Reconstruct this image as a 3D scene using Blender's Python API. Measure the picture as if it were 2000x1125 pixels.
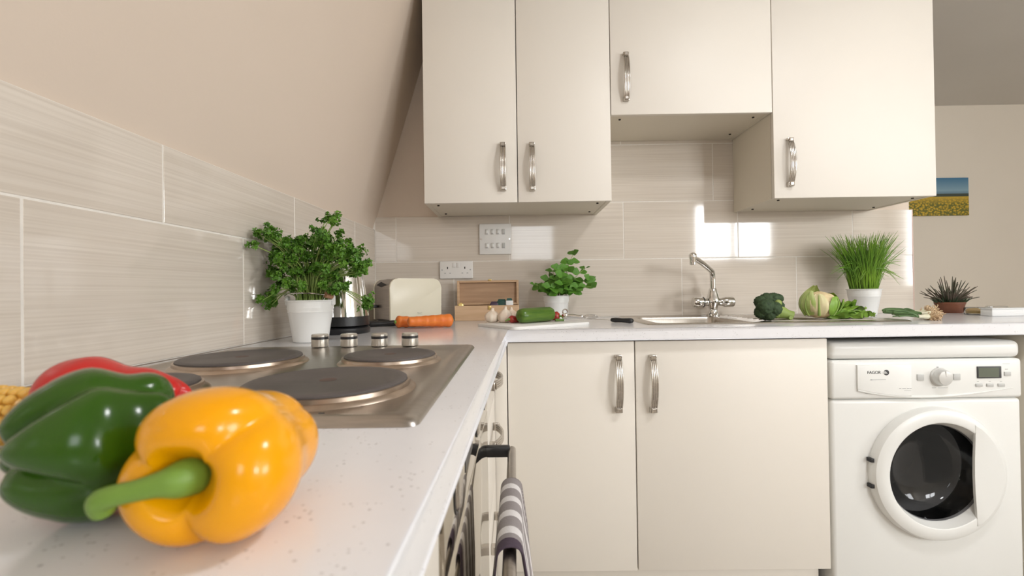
import bpy, bmesh, math, random
from mathutils import Vector, Matrix, noise
R = random.Random(7)
PI = math.pi
for o in list(bpy.data.objects): bpy.data.objects.remove(o)
SC = bpy.context.scene
COL = SC.collection
CT = 0.91                      # worktop height

# ------------------------------------------------------------------ camera
FPX, CAMX, CAMH, CAMD = 897.3392, 0.6165, 0.1184, 2.0252
PIT, YAW, ROLL = 0.007, -0.0067, -0.014
def ray(u, v):
    a = (u-1000)/FPX; b = (v-562.5)/FPX
    c, s = math.cos(ROLL), math.sin(ROLL)
    a, b = a*c+b*s, -a*s+b*c
    y = math.cos(PIT)+b*math.sin(PIT); z = math.sin(PIT)-b*math.cos(PIT)
    return Vector((a*math.cos(YAW)+y*math.sin(YAW), -a*math.sin(YAW)+y*math.cos(YAW), z))
fw = ray(1000, 562.5).normalized()
rt = (ray(1001, 562.5)-ray(1000, 562.5)).normalized()
up = (ray(1000, 561.5)-ray(1000, 562.5)).normalized()
cam_d = bpy.data.cameras.new('camera')
cam = bpy.data.objects.new('camera', cam_d); COL.objects.link(cam)
m = Matrix((rt, up, -fw)).transposed().to_4x4()
m.translation = Vector((CAMX, -CAMD, CT+CAMH))
cam.matrix_world = m
cam_d.sensor_width = 36; cam_d.lens = 36*FPX/2000
cam_d.clip_start = 0.01
cam_d.dof.use_dof = True; cam_d.dof.focus_distance = 1.45; cam_d.dof.aperture_fstop = 8.0
SC.camera = cam

# ------------------------------------------------------------------ world, light, exposure
w = bpy.data.worlds.new('world'); SC.world = w; w.use_nodes = True
bg = w.node_tree.nodes['Background']
bg.inputs[0].default_value = (0.86, 0.93, 1.0, 1); bg.inputs[1].default_value = 2.0
SC.view_settings.view_transform = 'Standard'; SC.view_settings.look = 'None'
SC.view_settings.gamma = 1; SC.view_settings.use_curve_mapping = False
SC.view_settings.exposure = 0.12
REAR_Y, RIGHT_X, FAR_Y, CEIL = -4.2, 5.6, 1.5, 2.40
# windows: (wall, lo, hi, z0, z1, power)
WINS = [('rear', 0.52, 1.18, 1.42, 2.15, 7), ('rear', 3.05, 4.15, 1.40, 2.20, 66), ('right', -4.0, -2.5, 1.0, 2.15, 62)]
def area(name, loc, rot, sx, sy, power, col=(1, 1, 1)):
    l = bpy.data.lights.new(name, 'AREA'); l.shape = 'RECTANGLE'; l.size = sx; l.size_y = sy
    l.energy = power; l.color = col
    o = bpy.data.objects.new(name, l); COL.objects.link(o); o.location = loc; o.rotation_euler = rot
    return o
for wl, lo, hi, z0, z1, pw in WINS:
    if wl == 'rear': area('daylight', ((lo+hi)/2, REAR_Y-0.10, (z0+z1)/2), (PI/2, 0, 0), hi-lo, z1-z0, pw, (.965, .985, 1.0))
    else: area('daylight', (RIGHT_X+0.10, (lo+hi)/2, (z0+z1)/2), (PI/2, 0, PI/2), hi-lo, z1-z0, pw, (.965, .985, 1.0))

area('added_ceiling_fill', (1.7, -1.55, CEIL-.075), (0, 0, 0), .34, .34, 13, (.98, .985, 1.0)).data.shape = 'DISK'  # fill light added overhead to brighten the worktop, outside the view

# ------------------------------------------------------------------ materials
MATS = {}
def nodes_of(name):
    mt = bpy.data.materials.new(name); mt.use_nodes = True
    nt = mt.node_tree; return mt, nt, nt.nodes['Principled BSDF']
def N(nt, t, **kw):
    n = nt.nodes.new(t)
    for k, v in kw.items():
        if k in n.inputs: n.inputs[k].default_value = v
        else: setattr(n, k, v)
    return n
def coords(nt, scale=(1, 1, 1), kind='Object'):
    tc = N(nt, 'ShaderNodeTexCoord'); mp = N(nt, 'ShaderNodeMapping')
    mp.inputs['Scale'].default_value = scale
    nt.links.new(tc.outputs[kind], mp.inputs['Vector']); return mp.outputs['Vector']
def mix(nt, fac, a, b):
    n = N(nt, 'ShaderNodeMix', data_type='RGBA')
    for i, v in ((0, fac), (6, a), (7, b)):
        if isinstance(v, bpy.types.NodeSocket): nt.links.new(v, n.inputs[i])
        elif i == 0: n.inputs[0].default_value = v
        else: n.inputs[i].default_value = (*v, 1)
    return n.outputs[2]
def ramp(nt, fac, p0, p1):
    n = N(nt, 'ShaderNodeMapRange'); n.inputs[1].default_value = p0; n.inputs[2].default_value = p1
    nt.links.new(fac, n.inputs[0]); return n.outputs[0]
def ntex(nt, vec, scale, detail=3):
    n = N(nt, 'ShaderNodeTexNoise'); n.inputs['Scale'].default_value = scale; n.inputs['Detail'].default_value = detail
    nt.links.new(vec, n.inputs['Vector']); return n.outputs['Fac']
def bump(nt, p, h, strength, dist=0.002):
    b = N(nt, 'ShaderNodeBump'); b.inputs['Strength'].default_value = strength; b.inputs['Distance'].default_value = dist
    nt.links.new(h, b.inputs['Height']); nt.links.new(b.outputs['Normal'], p.inputs['Normal'])
def mat(name, c, rough=.5, metal=0, var=.06, scale=8, stretch=(1, 1, 1), spec=.5, c2=None, bmp=0, bscale=None, trans=0, sss=0, coat=0, ior=None, lo=.3, hi=.7):
    if name in MATS: return MATS[name]
    mt, nt, p = nodes_of(name)
    v = coords(nt, stretch)
    f = ntex(nt, v, scale)
    a = c; b = c2 if c2 else tuple(max(0, x*(1-var)) for x in c)
    nt.links.new(mix(nt, ramp(nt, f, lo, hi), a, b), p.inputs['Base Color'])
    p.inputs['Roughness'].default_value = rough; p.inputs['Metallic'].default_value = metal
    p.inputs['Specular IOR Level'].default_value = spec
    if trans: p.inputs['Transmission Weight'].default_value = trans
    if ior: p.inputs['IOR'].default_value = ior
    if coat: p.inputs['Coat Weight'].default_value = coat; p.inputs['Coat Roughness'].default_value = .05
    if sss:
        p.inputs['Subsurface Weight'].default_value = sss; p.inputs['Subsurface Radius'].default_value = (.008, .004, .002)
        p.inputs['Subsurface Scale'].default_value = 1.0
    if bmp: bump(nt, p, ntex(nt, v, bscale or scale*3), bmp)
    MATS[name] = mt; return mt
wall_m = mat('wall_paint', (.73, .62, .52), .75, scale=2, var=.03, bmp=.06, bscale=220)
far_m = mat('far_wall_paint', (.78, .71, .61), .8, scale=2, var=.03, bmp=.06, bscale=220)
ceil_m = mat('ceiling_paint', (.74, .71, .66), .85, scale=2, var=.03, bmp=.05, bscale=150)
floor_m = mat('floor_vinyl', (.52, .46, .40), .45, scale=6, stretch=(1, 12, 1), var=.35)
grout_m = mat('grout', (.86, .82, .76), .8, scale=60, var=.08)
cream_m = mat('cream_door', (.82, .77, .695), .46, scale=3, var=.02, bmp=.05, bscale=400)
carc_m = mat('cream_carcass', (.76, .70, .59), .45, scale=3, var=.03)
chrome_m = mat('chrome', (.78, .77, .75), .09, 1, scale=5, var=.05)
nickel_m = mat('brushed_nickel', (.62, .58, .53), .25, 1, scale=40, stretch=(1, 1, 8), var=.15)
steel_m = mat('brushed_steel', (.50, .46, .42), .30, 1, scale=30, stretch=(1, 14, 1), var=.18)
sinks_m = mat('sink_steel', (.62, .58, .53), .26, 1, scale=30, stretch=(14, 1, 1), var=.15)
toast_m = mat('toaster_steel', (.46, .42, .385), .34, 1, scale=12, stretch=(1, 1, 30), var=.2)
iron_m = mat('hotplate_iron', (.075, .065, .063), .5, 0, scale=9, c2=(.12, .105, .10), bmp=.12, bscale=120)
ringm = mat('hotplate_ring', (.62, .52, .43), .3, 1, scale=25, c2=(.42, .33, .26))
white_m = mat('white_enamel', (.84, .84, .82), .28, scale=3, var=.02)
wash_m = mat('washer_white', (.83, .83, .80), .32, scale=3, var=.02)
plas_m = mat('white_plastic', (.82, .80, .77), .35, scale=5, var=.03)
grey_m = mat('grey_plastic', (.55, .55, .53), .4, scale=5, var=.05)
mark_m = mat('grey_print', (.42, .42, .42), .5, scale=5, var=.05)
dark_m = mat('dark_print', (.05, .05, .05), .5, scale=5, var=.1)
black_m = mat('black_plastic', (.018, .018, .02), .38, scale=8, var=.3)
silver_m = mat('silver_plastic', (.66, .66, .64), .32, .4, scale=5, var=.04)
lcd_m = mat('lcd_screen', (.16, .18, .14), .12, scale=4, var=.15)
hole_m = mat('dark_hole', (.03, .025, .02), .8, scale=8, var=.2)
drum_m = mat('drum_steel', (.035, .026, .022), .5, .3, scale=60, c2=(.02, .015, .013))
ovglass_m = mat('oven_glass', (.62, .58, .50), .06, 1, scale=3, var=.03)
toastc_m = mat('toaster_cream', (.79, .745, .60), .3, scale=4, var=.02)
knobm = mat('hob_knob', (.66, .63, .57), .28, .75, scale=10, var=.05)
wood_m = mat('pale_wood', (.66, .46, .29), .55, scale=5, stretch=(1.2, 6, 14), c2=(.52, .33, .19))
wood2_m = mat('lid_wood', (.50, .325, .20), .6, scale=5, stretch=(1.2, 6, 14), c2=(.38, .235, .14))
grip_m = mat('grip_wood', (.45, .25, .14), .6, scale=10, c2=(.33, .17, .09))
board_m = mat('board_plastic', (.84, .83, .80), .4, scale=6, var=.04)
soil_m = mat('soil', (.05, .035, .022), .9, scale=40, var=.5, bmp=.5)
terra_m = mat('terracotta', (.21, .075, .035), .45, scale=8, c2=(.15, .05, .025))
yellow_m = mat('yellow_pepper_skin', (.92, .43, .0), .2, scale=5, c2=(.90, .33, .0), coat=.12, sss=.06, spec=.35)
green_m = mat('green_pepper_skin', (.035, .11, .004), .2, scale=5, c2=(.018, .06, .003), coat=.12, spec=.35)
red_m = mat('red_pepper_skin', (.58, .022, .018), .25, scale=5, c2=(.48, .010, .010), coat=.1, spec=.35)
stemg_m = mat('pepper_stem', (.19, .33, .045), .45, scale=20, c2=(.12, .24, .03))
calyx_m = mat('pepper_calyx', (.07, .15, .02), .5, scale=60, c2=(.03, .08, .012))
pstem_m = mat('pale_stem', (.36, .46, .14), .5, scale=20, c2=(.22, .36, .07))
corn_m = mat('corn_kernel', (.88, .56, .12), .3, scale=30, c2=(.80, .44, .07), coat=.2, sss=.1)
husk_m = mat('corn_husk', (.52, .40, .18), .7, scale=20, c2=(.20, .20, .06))
parsley_m = mat('parsley_leaf', (.13, .29, .022), .45, scale=25, c2=(.05, .16, .012))
mint_m = mat('mint_leaf', (.12, .30, .025), .45, scale=15, c2=(.06, .19, .02), bmp=.3, bscale=150)
chive_m = mat('chive_blade', (.24, .42, .04), .4, scale=9, c2=(.09, .23, .025))
lav_m = mat('lavender_stem', (.17, .12, .095), .7, scale=20, c2=(.045, .065, .03))
lavg_m = mat('lavender_leaf', (.05, .09, .04), .7, scale=20, c2=(.03, .055, .025))
carrot_m = mat('carrot_skin', (.85, .25, .04), .42, scale=14, stretch=(1, 6, 6), c2=(.76, .17, .025), bmp=.3, bscale=40)
zuc_m = mat('courgette_skin', (.05, .125, .012), .28, scale=12, stretch=(1, 8, 8), c2=(.11, .20, .022))
garlic_m = mat('garlic_skin', (.88, .80, .68), .5, scale=16, stretch=(4, 4, 1), c2=(.78, .60, .47))
broc_m = mat('broccoli_head', (.045, .085, .03), .75, scale=120, c2=(.022, .045, .017), bmp=.6, bscale=300)
brocs_m = mat('broccoli_stalk', (.33, .40, .11), .55, scale=14, c2=(.20, .29, .06))
curd_m = mat('cauliflower_curd', (.80, .66, .40), .6, scale=20, c2=(.66, .50, .26), bmp=.5, bscale=120)
cleaf_m = mat('cauliflower_leaf', (.34, .46, .11), .45, scale=22, c2=(.56, .62, .28), bmp=.4, bscale=60)
curdleaf_m = mat('pale_rib_leaf', (.66, .62, .34), .5, scale=16, c2=(.72, .56, .36), bmp=.3, bscale=60)
cleaf2_m = mat('green_leaf', (.26, .42, .055), .45, scale=18, c2=(.14, .29, .025), bmp=.4, bscale=60)
onion_m = mat('spring_onion_green', (.06, .13, .035), .4, scale=14, c2=(.11, .20, .06))
bulb_m = mat('spring_onion_bulb', (.80, .76, .62), .4, scale=14, c2=(.62, .62, .36))
root_m = mat('onion_root', (.74, .56, .36), .7, scale=30, c2=(.60, .42, .25))
glass_m = mat('clear_glass', (.95, .97, .95), .02, trans=1, ior=1.45, scale=3, var=.01)
oil_m = mat('amber_contents', (.60, .36, .06), .3, scale=12, c2=(.30, .17, .03))
paper_m = mat('white_paper', (.80, .80, .79), .6, scale=6, var=.03)
greenp_m = mat('green_wrapper', (.02, .13, .09), .35, scale=30, c2=(.015, .05, .05))
purple_m = mat('purple_wrapper', (.07, .03, .08), .35, scale=30, c2=(.04, .02, .03))
brass_m = mat('brass', (.72, .55, .22), .3, 1, scale=10, var=.1)
blade_m = mat('knife_steel', (.70, .69, .67), .2, 1, scale=10, var=.05)
chilli_m = mat('chilli_skin', (.42, .03, .02), .25, scale=8, c2=(.30, .015, .012), coat=.3)
plum_m = mat('plum_cotton', (.055, .04, .058), .9, scale=120, c2=(.03, .022, .033))
frame_m = mat('window_frame', (.82, .82, .80), .4, scale=5, var=.03)

def tile_material():
    mt, nt, p = nodes_of('striated_tile')
    tc = N(nt, 'ShaderNodeTexCoord'); oi = N(nt, 'ShaderNodeObjectInfo')
    ad = N(nt, 'ShaderNodeVectorMath', operation='ADD'); cb = N(nt, 'ShaderNodeCombineXYZ')
    ml = N(nt, 'ShaderNodeMath', operation='MULTIPLY'); ml.inputs[1].default_value = 37.0
    nt.links.new(oi.outputs['Random'], ml.inputs[0])
    for k in (0, 2): nt.links.new(ml.outputs[0], cb.inputs[k])
    nt.links.new(tc.outputs['Object'], ad.inputs[0]); nt.links.new(cb.outputs[0], ad.inputs[1])
    def streak(sx, sz, d):
        mp = N(nt, 'ShaderNodeMapping'); mp.inputs['Scale'].default_value = (sx, 1, sz)
        nt.links.new(ad.outputs[0], mp.inputs['Vector']); return ntex(nt, mp.outputs[0], 1.0, d)
    a = ramp(nt, streak(2.2, 260, 2), .35, .65); b = ramp(nt, streak(1.2, 60, 3), .3, .7)
    c1 = mix(nt, a, (.60, .53, .455), (.745, .68, .60))
    c2 = mix(nt, b, (.635, .56, .48), (.70, .635, .56))
    nt.links.new(mix(nt, .5, c1, c2), p.inputs['Base Color'])
    p.inputs['Roughness'].default_value = .06; p.inputs['Specular IOR Level'].default_value = .55
    return mt
tile_m = tile_material()
def top_material():
    mt, nt, p = nodes_of('worktop_laminate')
    v = coords(nt)
    vo = N(nt, 'ShaderNodeTexVoronoi'); vo.inputs['Scale'].default_value = 120; nt.links.new(v, vo.inputs['Vector'])
    vo2 = N(nt, 'ShaderNodeTexVoronoi'); vo2.inputs['Scale'].default_value = 210; nt.links.new(v, vo2.inputs['Vector'])
    gate = ramp(nt, ntex(nt, v, 38, 2), .60, .64); gate2 = ramp(nt, ntex(nt, v, 60, 2), .55, .6)
    s1 = ramp(nt, vo.outputs['Distance'], .16, .10); s2 = ramp(nt, vo2.outputs['Distance'], .26, .16)
    m1 = N(nt, 'ShaderNodeMath', operation='MULTIPLY'); nt.links.new(s1, m1.inputs[0]); nt.links.new(gate, m1.inputs[1])
    m2 = N(nt, 'ShaderNodeMath', operation='MULTIPLY'); nt.links.new(s2, m2.inputs[0]); nt.links.new(gate2, m2.inputs[1])
    base = mix(nt, ntex(nt, v, 40), (.86, .855, .875), (.825, .82, .84))
    c = mix(nt, m2.outputs[0], base, (.60, .585, .59)); c = mix(nt, m1.outputs[0], c, (.50, .49, .51))
    nt.links.new(c, p.inputs['Base Color']); p.inputs['Roughness'].default_value = .16
    p.inputs['Specular IOR Level'].default_value = .5
    return mt
top_m = top_material()
def towel_material():
    mt, nt, p = nodes_of('striped_towel')
    tc = N(nt, 'ShaderNodeTexCoord'); sp = N(nt, 'ShaderNodeSeparateXYZ'); nt.links.new(tc.outputs['UV'], sp.inputs[0])
    def wave(mult, off, lo, hi):
        a = N(nt, 'ShaderNodeMath', operation='MULTIPLY_ADD'); a.inputs[1].default_value = mult; a.inputs[2].default_value = off
        nt.links.new(sp.outputs[0], a.inputs[0])
        f = N(nt, 'ShaderNodeMath', operation='FRACT'); nt.links.new(a.outputs[0], f.inputs[0]); return ramp(nt, f.outputs[0], lo, hi)
    band = wave(4.6, .1, .60, .63)
    fine = wave(62, 0, .4, .6); fy = N(nt, 'ShaderNodeMath', operation='MULTIPLY'); fy.inputs[1].default_value = 70
    nt.links.new(sp.outputs[1], fy.inputs[0]); fr = N(nt, 'ShaderNodeMath', operation='FRACT'); nt.links.new(fy.outputs[0], fr.inputs[0])
    grey = mix(nt, fine, (.30, .27, .27), (.40, .37, .36)); grey = mix(nt, ramp(nt, fr.outputs[0], .4, .6), grey, (.24, .21, .215))
    c = mix(nt, band, grey, (.72, .69, .69))
    edge = ramp(nt, sp.outputs[0], .9, .905)
    c = mix(nt, edge, c, (.075, .052, .075))
    nt.links.new(c, p.inputs['Base Color']); p.inputs['Roughness'].default_value = .95
    bump(nt, p, ntex(nt, coords(nt), 500), .4)
    return mt
towel_m = towel_material()
def picture_material():
    mt, nt, p = nodes_of('sunflower_print')
    tc = N(nt, 'ShaderNodeTexCoord'); sp = N(nt, 'ShaderNodeSeparateXYZ'); nt.links.new(tc.outputs['Generated'], sp.inputs[0])
    z = sp.outputs[2]
    v = coords(nt, (1, 1, 1.3))
    sky = mix(nt, ramp(nt, z, .6, 1.0), (.26, .40, .48), (.035, .16, .29))
    vo = N(nt, 'ShaderNodeTexVoronoi'); vo.inputs['Scale'].default_value = 55; nt.links.new(v, vo.inputs['Vector'])
    fl = mix(nt, ramp(nt, vo.outputs['Distance'], .25, .6), (.62, .40, .02), (.13, .13, .015))
    fl2 = mix(nt, ramp(nt, z, .3, .5), fl, (.55, .36, .03))
    hill = mix(nt, ntex(nt, v, 40), (.05, .05, .03), (.03, .06, .05))
    c = mix(nt, ramp(nt, z, .49, .51), fl2, hill); c = mix(nt, ramp(nt, z, .575, .585), c, (.16, .27, .34))
    c = mix(nt, ramp(nt, z, .62, .66), c, sky)
    nt.links.new(c, p.inputs['Base Color']); p.inputs['Roughness'].default_value = .5
    return mt
pic_m = picture_material()

# ------------------------------------------------------------------ mesh helpers
class B:
    def __init__(s): s.bm = bmesh.new()
    def box(s, lo, hi, bev=0, seg=2):
        lo = Vector(lo); hi = Vector(hi)
        r = bmesh.ops.create_cube(s.bm, size=1.0); vs = r['verts']
        c = (lo+hi)/2; d = hi-lo
        for v in vs: v.co = Vector((v.co.x*d.x, v.co.y*d.y, v.co.z*d.z))+c
        if bev:
            es = list({e for v in vs for e in v.link_edges})
            bmesh.ops.bevel(s.bm, geom=es, offset=bev, segments=seg, affect='EDGES', profile=.5)
        return s
    def rings(s, rs, close=True, cap0=True, cap1=True):
        vr = [[s.bm.verts.new(p) for p in r] for r in rs]
        n = len(vr[0])
        for a, b in zip(vr, vr[1:]):
            for i in range(n if close else n-1):
                j = (i+1) % n
                s.bm.faces.new((a[i], a[j], b[j], b[i]))
        if close and cap0 and n > 2: s.bm.faces.new(vr[0][::-1])
        if close and cap1 and n > 2: s.bm.faces.new(vr[-1])
        return s
    def lathe(s, prof, c=(0, 0, 0), axis='z', seg=32, cap0=True, cap1=True, sx=1, sy=1):
        c = Vector(c); rs = []
        for r, h in prof:
            ring = []
            for i in range(seg):
                t = 2*PI*i/seg; a, b = max(r, 1e-5)*math.cos(t)*sx, max(r, 1e-5)*math.sin(t)*sy
                ring.append(c+{'z': Vector((a, b, h)), 'x': Vector((h, a, b)), 'y': Vector((b, h, a)), '-y': Vector((a, -h, b))}[axis])
            rs.append(ring)
        return s.rings(rs, True, cap0, cap1)
    def tube(s, path, rad, seg=10, cap=True, flat=1.0):
        P = [Vector(p) for p in path]; n = len(P)
        if not isinstance(rad, (list, tuple)): rad = [rad]*n
        T = [(P[min(i+1, n-1)]-P[max(i-1, 0)]).normalized() for i in range(n)]
        ref = Vector((0, 0, 1)) if abs(T[0].z) < .9 else Vector((1, 0, 0))
        u = T[0].cross(ref).normalized(); rs = []
        for i in range(n):
            u = (u-T[i]*u.dot(T[i])).normalized(); v = T[i].cross(u)
            rs.append([P[i]+rad[i]*(u*math.cos(2*PI*k/seg)+v*flat*math.sin(2*PI*k/seg)) for k in range(seg)])
        return s.rings(rs, True, cap, cap)
    def prism(s, pts, h0, h1, plane='xy', bev=0, seg=2):
        f = {'xy': lambda a, b, h: (a, b, h), 'xz': lambda a, b, h: (a, h, b), 'yz': lambda a, b, h: (h, a, b)}[plane]
        v0 = [s.bm.verts.new(f(a, b, h0)) for a, b in pts]; v1 = [s.bm.verts.new(f(a, b, h1)) for a, b in pts]
        n = len(pts); fs = [s.bm.faces.new(v0[::-1]), s.bm.faces.new(v1)]
        for i in range(n): fs.append(s.bm.faces.new((v0[i], v0[(i+1) % n], v1[(i+1) % n], v1[i])))
        if bev:
            es = {e for fc in fs[:2] for e in fc.edges}
            bmesh.ops.bevel(s.bm, geom=list(es), offset=bev, segments=seg, affect='EDGES', profile=.5)
        return s
    def grid(s, f, nu, nv, thick=0):
        g = [[s.bm.verts.new(f(i/(nu-1), j/(nv-1))) for j in range(nv)] for i in range(nu)]
        for i in range(nu-1):
            for j in range(nv-1): s.bm.faces.new((g[i][j], g[i+1][j], g[i+1][j+1], g[i][j+1]))
        return s
    def sphere(s, c, r, sub=2, f=None):
        q = bmesh.ops.create_icosphere(s.bm, subdivisions=sub, radius=1)
        r = Vector(r) if not isinstance(r, (int, float)) else Vector((r, r, r))
        for v in q['verts']:
            k = f(v.co) if f else 1
            v.co = Vector(c)+Vector((v.co.x*r.x, v.co.y*r.y, v.co.z*r.z))*k
        return s
    def xf(s, M): bmesh.ops.transform(s.bm, matrix=M, verts=s.bm.verts); return s
    def mesh(s, name, mt, smooth=40, recalc=True):
        if recalc: bmesh.ops.recalc_face_normals(s.bm, faces=s.bm.faces)
        me = bpy.data.meshes.new(name); s.bm.to_mesh(me); s.bm.free()
        if mt: me.materials.append(mt)
        if smooth:
            me.shade_smooth(); me.set_sharp_from_angle(angle=math.radians(smooth))
        return me
WM = {}
def world_of(o): return WM.get(o.name, Matrix.Identity(4))
def thing(name, label, cat, loc=(0, 0, 0), rotz=0, group=None):
    o = bpy.data.objects.new(name, None); COL.objects.link(o); o.empty_display_size = .02
    o.location = loc; o.rotation_euler = (0, 0, rotz); tag(o, label, cat, group)
    WM[o.name] = Matrix.Translation(loc) @ Matrix.Rotation(rotz, 4, 'Z')
    return o
def tag(o, label, cat, group=None, kind=None):
    o['label'] = label; o['category'] = cat
    if group: o['group'] = group
    if kind: o['kind'] = kind
    return o
def obj(name, b, mt=None, parent=None, world=False, smooth=40, loc=None, label=None, kind=None):
    """b: a B, or a mesh datablock.  world=True: the shape was given in world coordinates."""
    me = b.mesh(name, mt, smooth) if isinstance(b, B) else b
    o = bpy.data.objects.new(name, me); COL.objects.link(o)
    wm = world_of(parent) if parent else Matrix.Identity(4)
    if parent: o.parent = parent
    if world and parent: me.transform(wm.inverted())
    if loc is not None:
        o.location = loc
    WM[o.name] = wm @ (Matrix.Translation(loc) if loc is not None else Matrix.Identity(4))
    if label: o['label'] = label
    if kind: o['kind'] = kind
    return o
def struct(name, b, mt, parent=None, smooth=30):
    o = obj(name, b, mt, parent, smooth=smooth)
    if not parent: o['kind'] = 'structure'
    return o
def cut(o, cutter_b):
    """subtract a shape from a mesh object (result stored, cutter removed)"""
    cm = cutter_b.mesh('cutter', None, 0); co = bpy.data.objects.new('cutter', cm); COL.objects.link(co)
    md = o.modifiers.new('b', 'BOOLEAN'); md.object = co; md.operation = 'DIFFERENCE'; md.solver = 'EXACT'
    bpy.context.view_layer.update()
    dg = bpy.context.evaluated_depsgraph_get()
    me = bpy.data.meshes.new_from_object(o.evaluated_get(dg))
    o.modifiers.clear(); o.data = me; bpy.data.objects.remove(co)
    me.shade_smooth(); me.set_sharp_from_angle(angle=math.radians(30))
def arc(cx, cy, r, a0, a1, n): return [(cx+r*math.cos(a0+(a1-a0)*i/n), cy+r*math.sin(a0+(a1-a0)*i/n)) for i in range(n+1)]
def text_mesh(s, size, mt, ext=.0004):
    cu = bpy.data.curves.new('t', 'FONT'); cu.body = s; cu.size = size; cu.extrude = ext; cu.align_x = 'CENTER'; cu.align_y = 'CENTER'
    o = bpy.data.objects.new('t', cu); COL.objects.link(o); bpy.context.view_layer.update()
    me = bpy.data.meshes.new_from_object(o.evaluated_get(bpy.context.evaluated_depsgraph_get()))
    bpy.data.objects.remove(o); me.materials.clear(); me.materials.append(mt)
    me.transform(Matrix.Rotation(PI/2, 4, 'X'))      # stands upright, facing -y
    return me
def catmull(pts, n):
    out = []; P = [pts[0]]+list(pts)+[pts[-1]]
    for i in range(1, len(P)-2):
        for k in range(n):
            t = k/n
            out.append(tuple(.5*((2*P[i][d])+(-P[i-1][d]+P[i+1][d])*t+(2*P[i-1][d]-5*P[i][d]+4*P[i+1][d]-P[i+2][d])*t*t
                     + (-P[i-1][d]+3*P[i][d]-3*P[i+1][d]+P[i+2][d])*t**3) for d in range(len(pts[0]))))
    out.append(tuple(pts[-1])); return out

# ------------------------------------------------------------------ the setting
SK = 0.0276                                     # the left wall is slightly out of square
def wx(y): return SK*y
struct('floor', B().box((-.6, REAR_Y-.2, -.1), (RIGHT_X+.2, FAR_Y+.2, 0)), floor_m)
struct('ceiling', B().box((-.3, REAR_Y-.2, CEIL), (RIGHT_X+.2, FAR_Y+.2, CEIL+.1)), ceil_m)
wb = struct('wall_back', B().box((-.15, .008, 0), (2.356, .11, CEIL)), wall_m)
WEND = 2.364
y1 = REAR_Y-.2
wl = struct('wall_left', B().prism([(wx(.1)-.008, .1), (wx(y1)-.008, y1), (wx(y1)-.15, y1), (wx(.1)-.15, .1)], 0, CT+.40), wall_m)
def slope_wall():
    b = B(); z0, z1 = CT+.40, CEIL+.02; k = .308
    def q(y, z, o=0): return (wx(y)-.010+k*(z-z0)+o, y, z)
    vs = [b.bm.verts.new(p) for p in (q(.1, z0), q(y1, z0), q(y1, z1), q(.1, z1), q(.1, z0, -.12), q(y1, z0, -.12), q(y1, z1, -.12), q(.1, z1, -.12))]
    for f in ((0, 1, 2, 3), (7, 6, 5, 4), (0, 4, 5, 1), (1, 5, 6, 2), (2, 6, 7, 3), (3, 7, 4, 0)): b.bm.faces.new([vs[i] for i in f])
    return b
struct('wall_left_slope', slope_wall(), wall_m)
struct('wall_far', B().box((1.0, FAR_Y, 0), (RIGHT_X+.1, FAR_Y+.1, CEIL)), far_m)
struct('wall_passage', B().box((1.0, .11, 0), (1.1, FAR_Y, CEIL)), far_m)
def wall_with_openings(axis):
    b = B(); ops = sorted([w_ for w_ in WINS if w_[0] == axis], key=lambda t: t[1])
    a0, a1 = (-.4, RIGHT_X+.15) if axis == 'rear' else (REAR_Y-.15, FAR_Y+.1)
    def bb(l, h, z0, z1):
        if axis == 'rear': b.box((l, REAR_Y-.15, z0), (h, REAR_Y, z1))
        else: b.box((RIGHT_X, l, z0), (RIGHT_X+.15, h, z1))
    cur = a0
    for _, lo, hi, z0, z1, _p in ops:
        bb(cur, lo, 0, CEIL); bb(lo, hi, 0, z0); bb(lo, hi, z1, CEIL); cur = hi
    bb(cur, a1, 0, CEIL); return b
struct('wall_rear', wall_with_openings('rear'), far_m)
struct('wall_right', wall_with_openings('right'), far_m)
for n, (ax, lo, hi, z0, z1, _p) in enumerate(WINS):
    wo = None
    def bar(l, h, a, c):
        b = B()
        if ax == 'rear': b.box((l, REAR_Y-.09, a), (h, REAR_Y-.03, c), .004)
        else: b.box((RIGHT_X+.03, l, a), (RIGHT_X+.09, h, c), .004)
        return b
    wo = struct('window_%d' % (n+1), bar(lo, hi, z0, z0+.05), frame_m)
    for nm, bb in (('window_frame', bar(lo, hi, z1-.05, z1)), ('window_frame', bar(lo, lo+.05, z0+.05, z1-.05)), ('window_frame', bar(hi-.05, hi, z0+.05, z1-.05)),
                   *([] if hi-lo < .9 else [('mullion', bar((lo+hi)/2-.025, (lo+hi)/2+.025, z0+.05, z1-.05))])): obj(nm, bb, frame_m, wo)

# tiles: each one a piece of its own, grout bed behind
TT = .008; GAP = .0036
tile_cache = {}
def tile_mesh(wd, ht):
    k = (round(wd, 4), round(ht, 4))
    if k not in tile_cache:
        tile_cache[k] = B().box((-wd/2, 0, -ht/2), (wd/2, TT, ht/2), .0006, 1).mesh('tile', tile_m, 0)
    return tile_cache[k]
def lay(parent, lo, hi, z0, z1, left=False):
    wd, ht = hi-lo-GAP, z1-z0-GAP
    if wd < .006 or ht < .006: return
    o = bpy.data.objects.new('tile', tile_mesh(wd, ht)); COL.objects.link(o); o.parent = parent
    c = (lo+hi)/2; zc = CT+(z0+z1)/2
    if left:
        o.location = (wx(c), c, zc); o.rotation_euler = (R.uniform(-.002, .002), 0, PI/2-math.atan(SK)+R.uniform(-.0015, .0015))
    else:
        o.location = (c, 0, zc); o.rotation_euler = (R.uniform(-.003, .003), 0, R.uniform(-.0015, .0015))
def row(parent, lo, hi, z0, z1, joints, left=False):
    xs = [lo]+[j for j in joints if lo+.01 < j < hi-.01]+[hi]
    for a, c in zip(xs, xs[1:]): lay(parent, a, c, z0, z1, left)
XU = .2816; XB = .588
U1, U2, U3 = XU+.70, XU+1.30, XU+1.90
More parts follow.
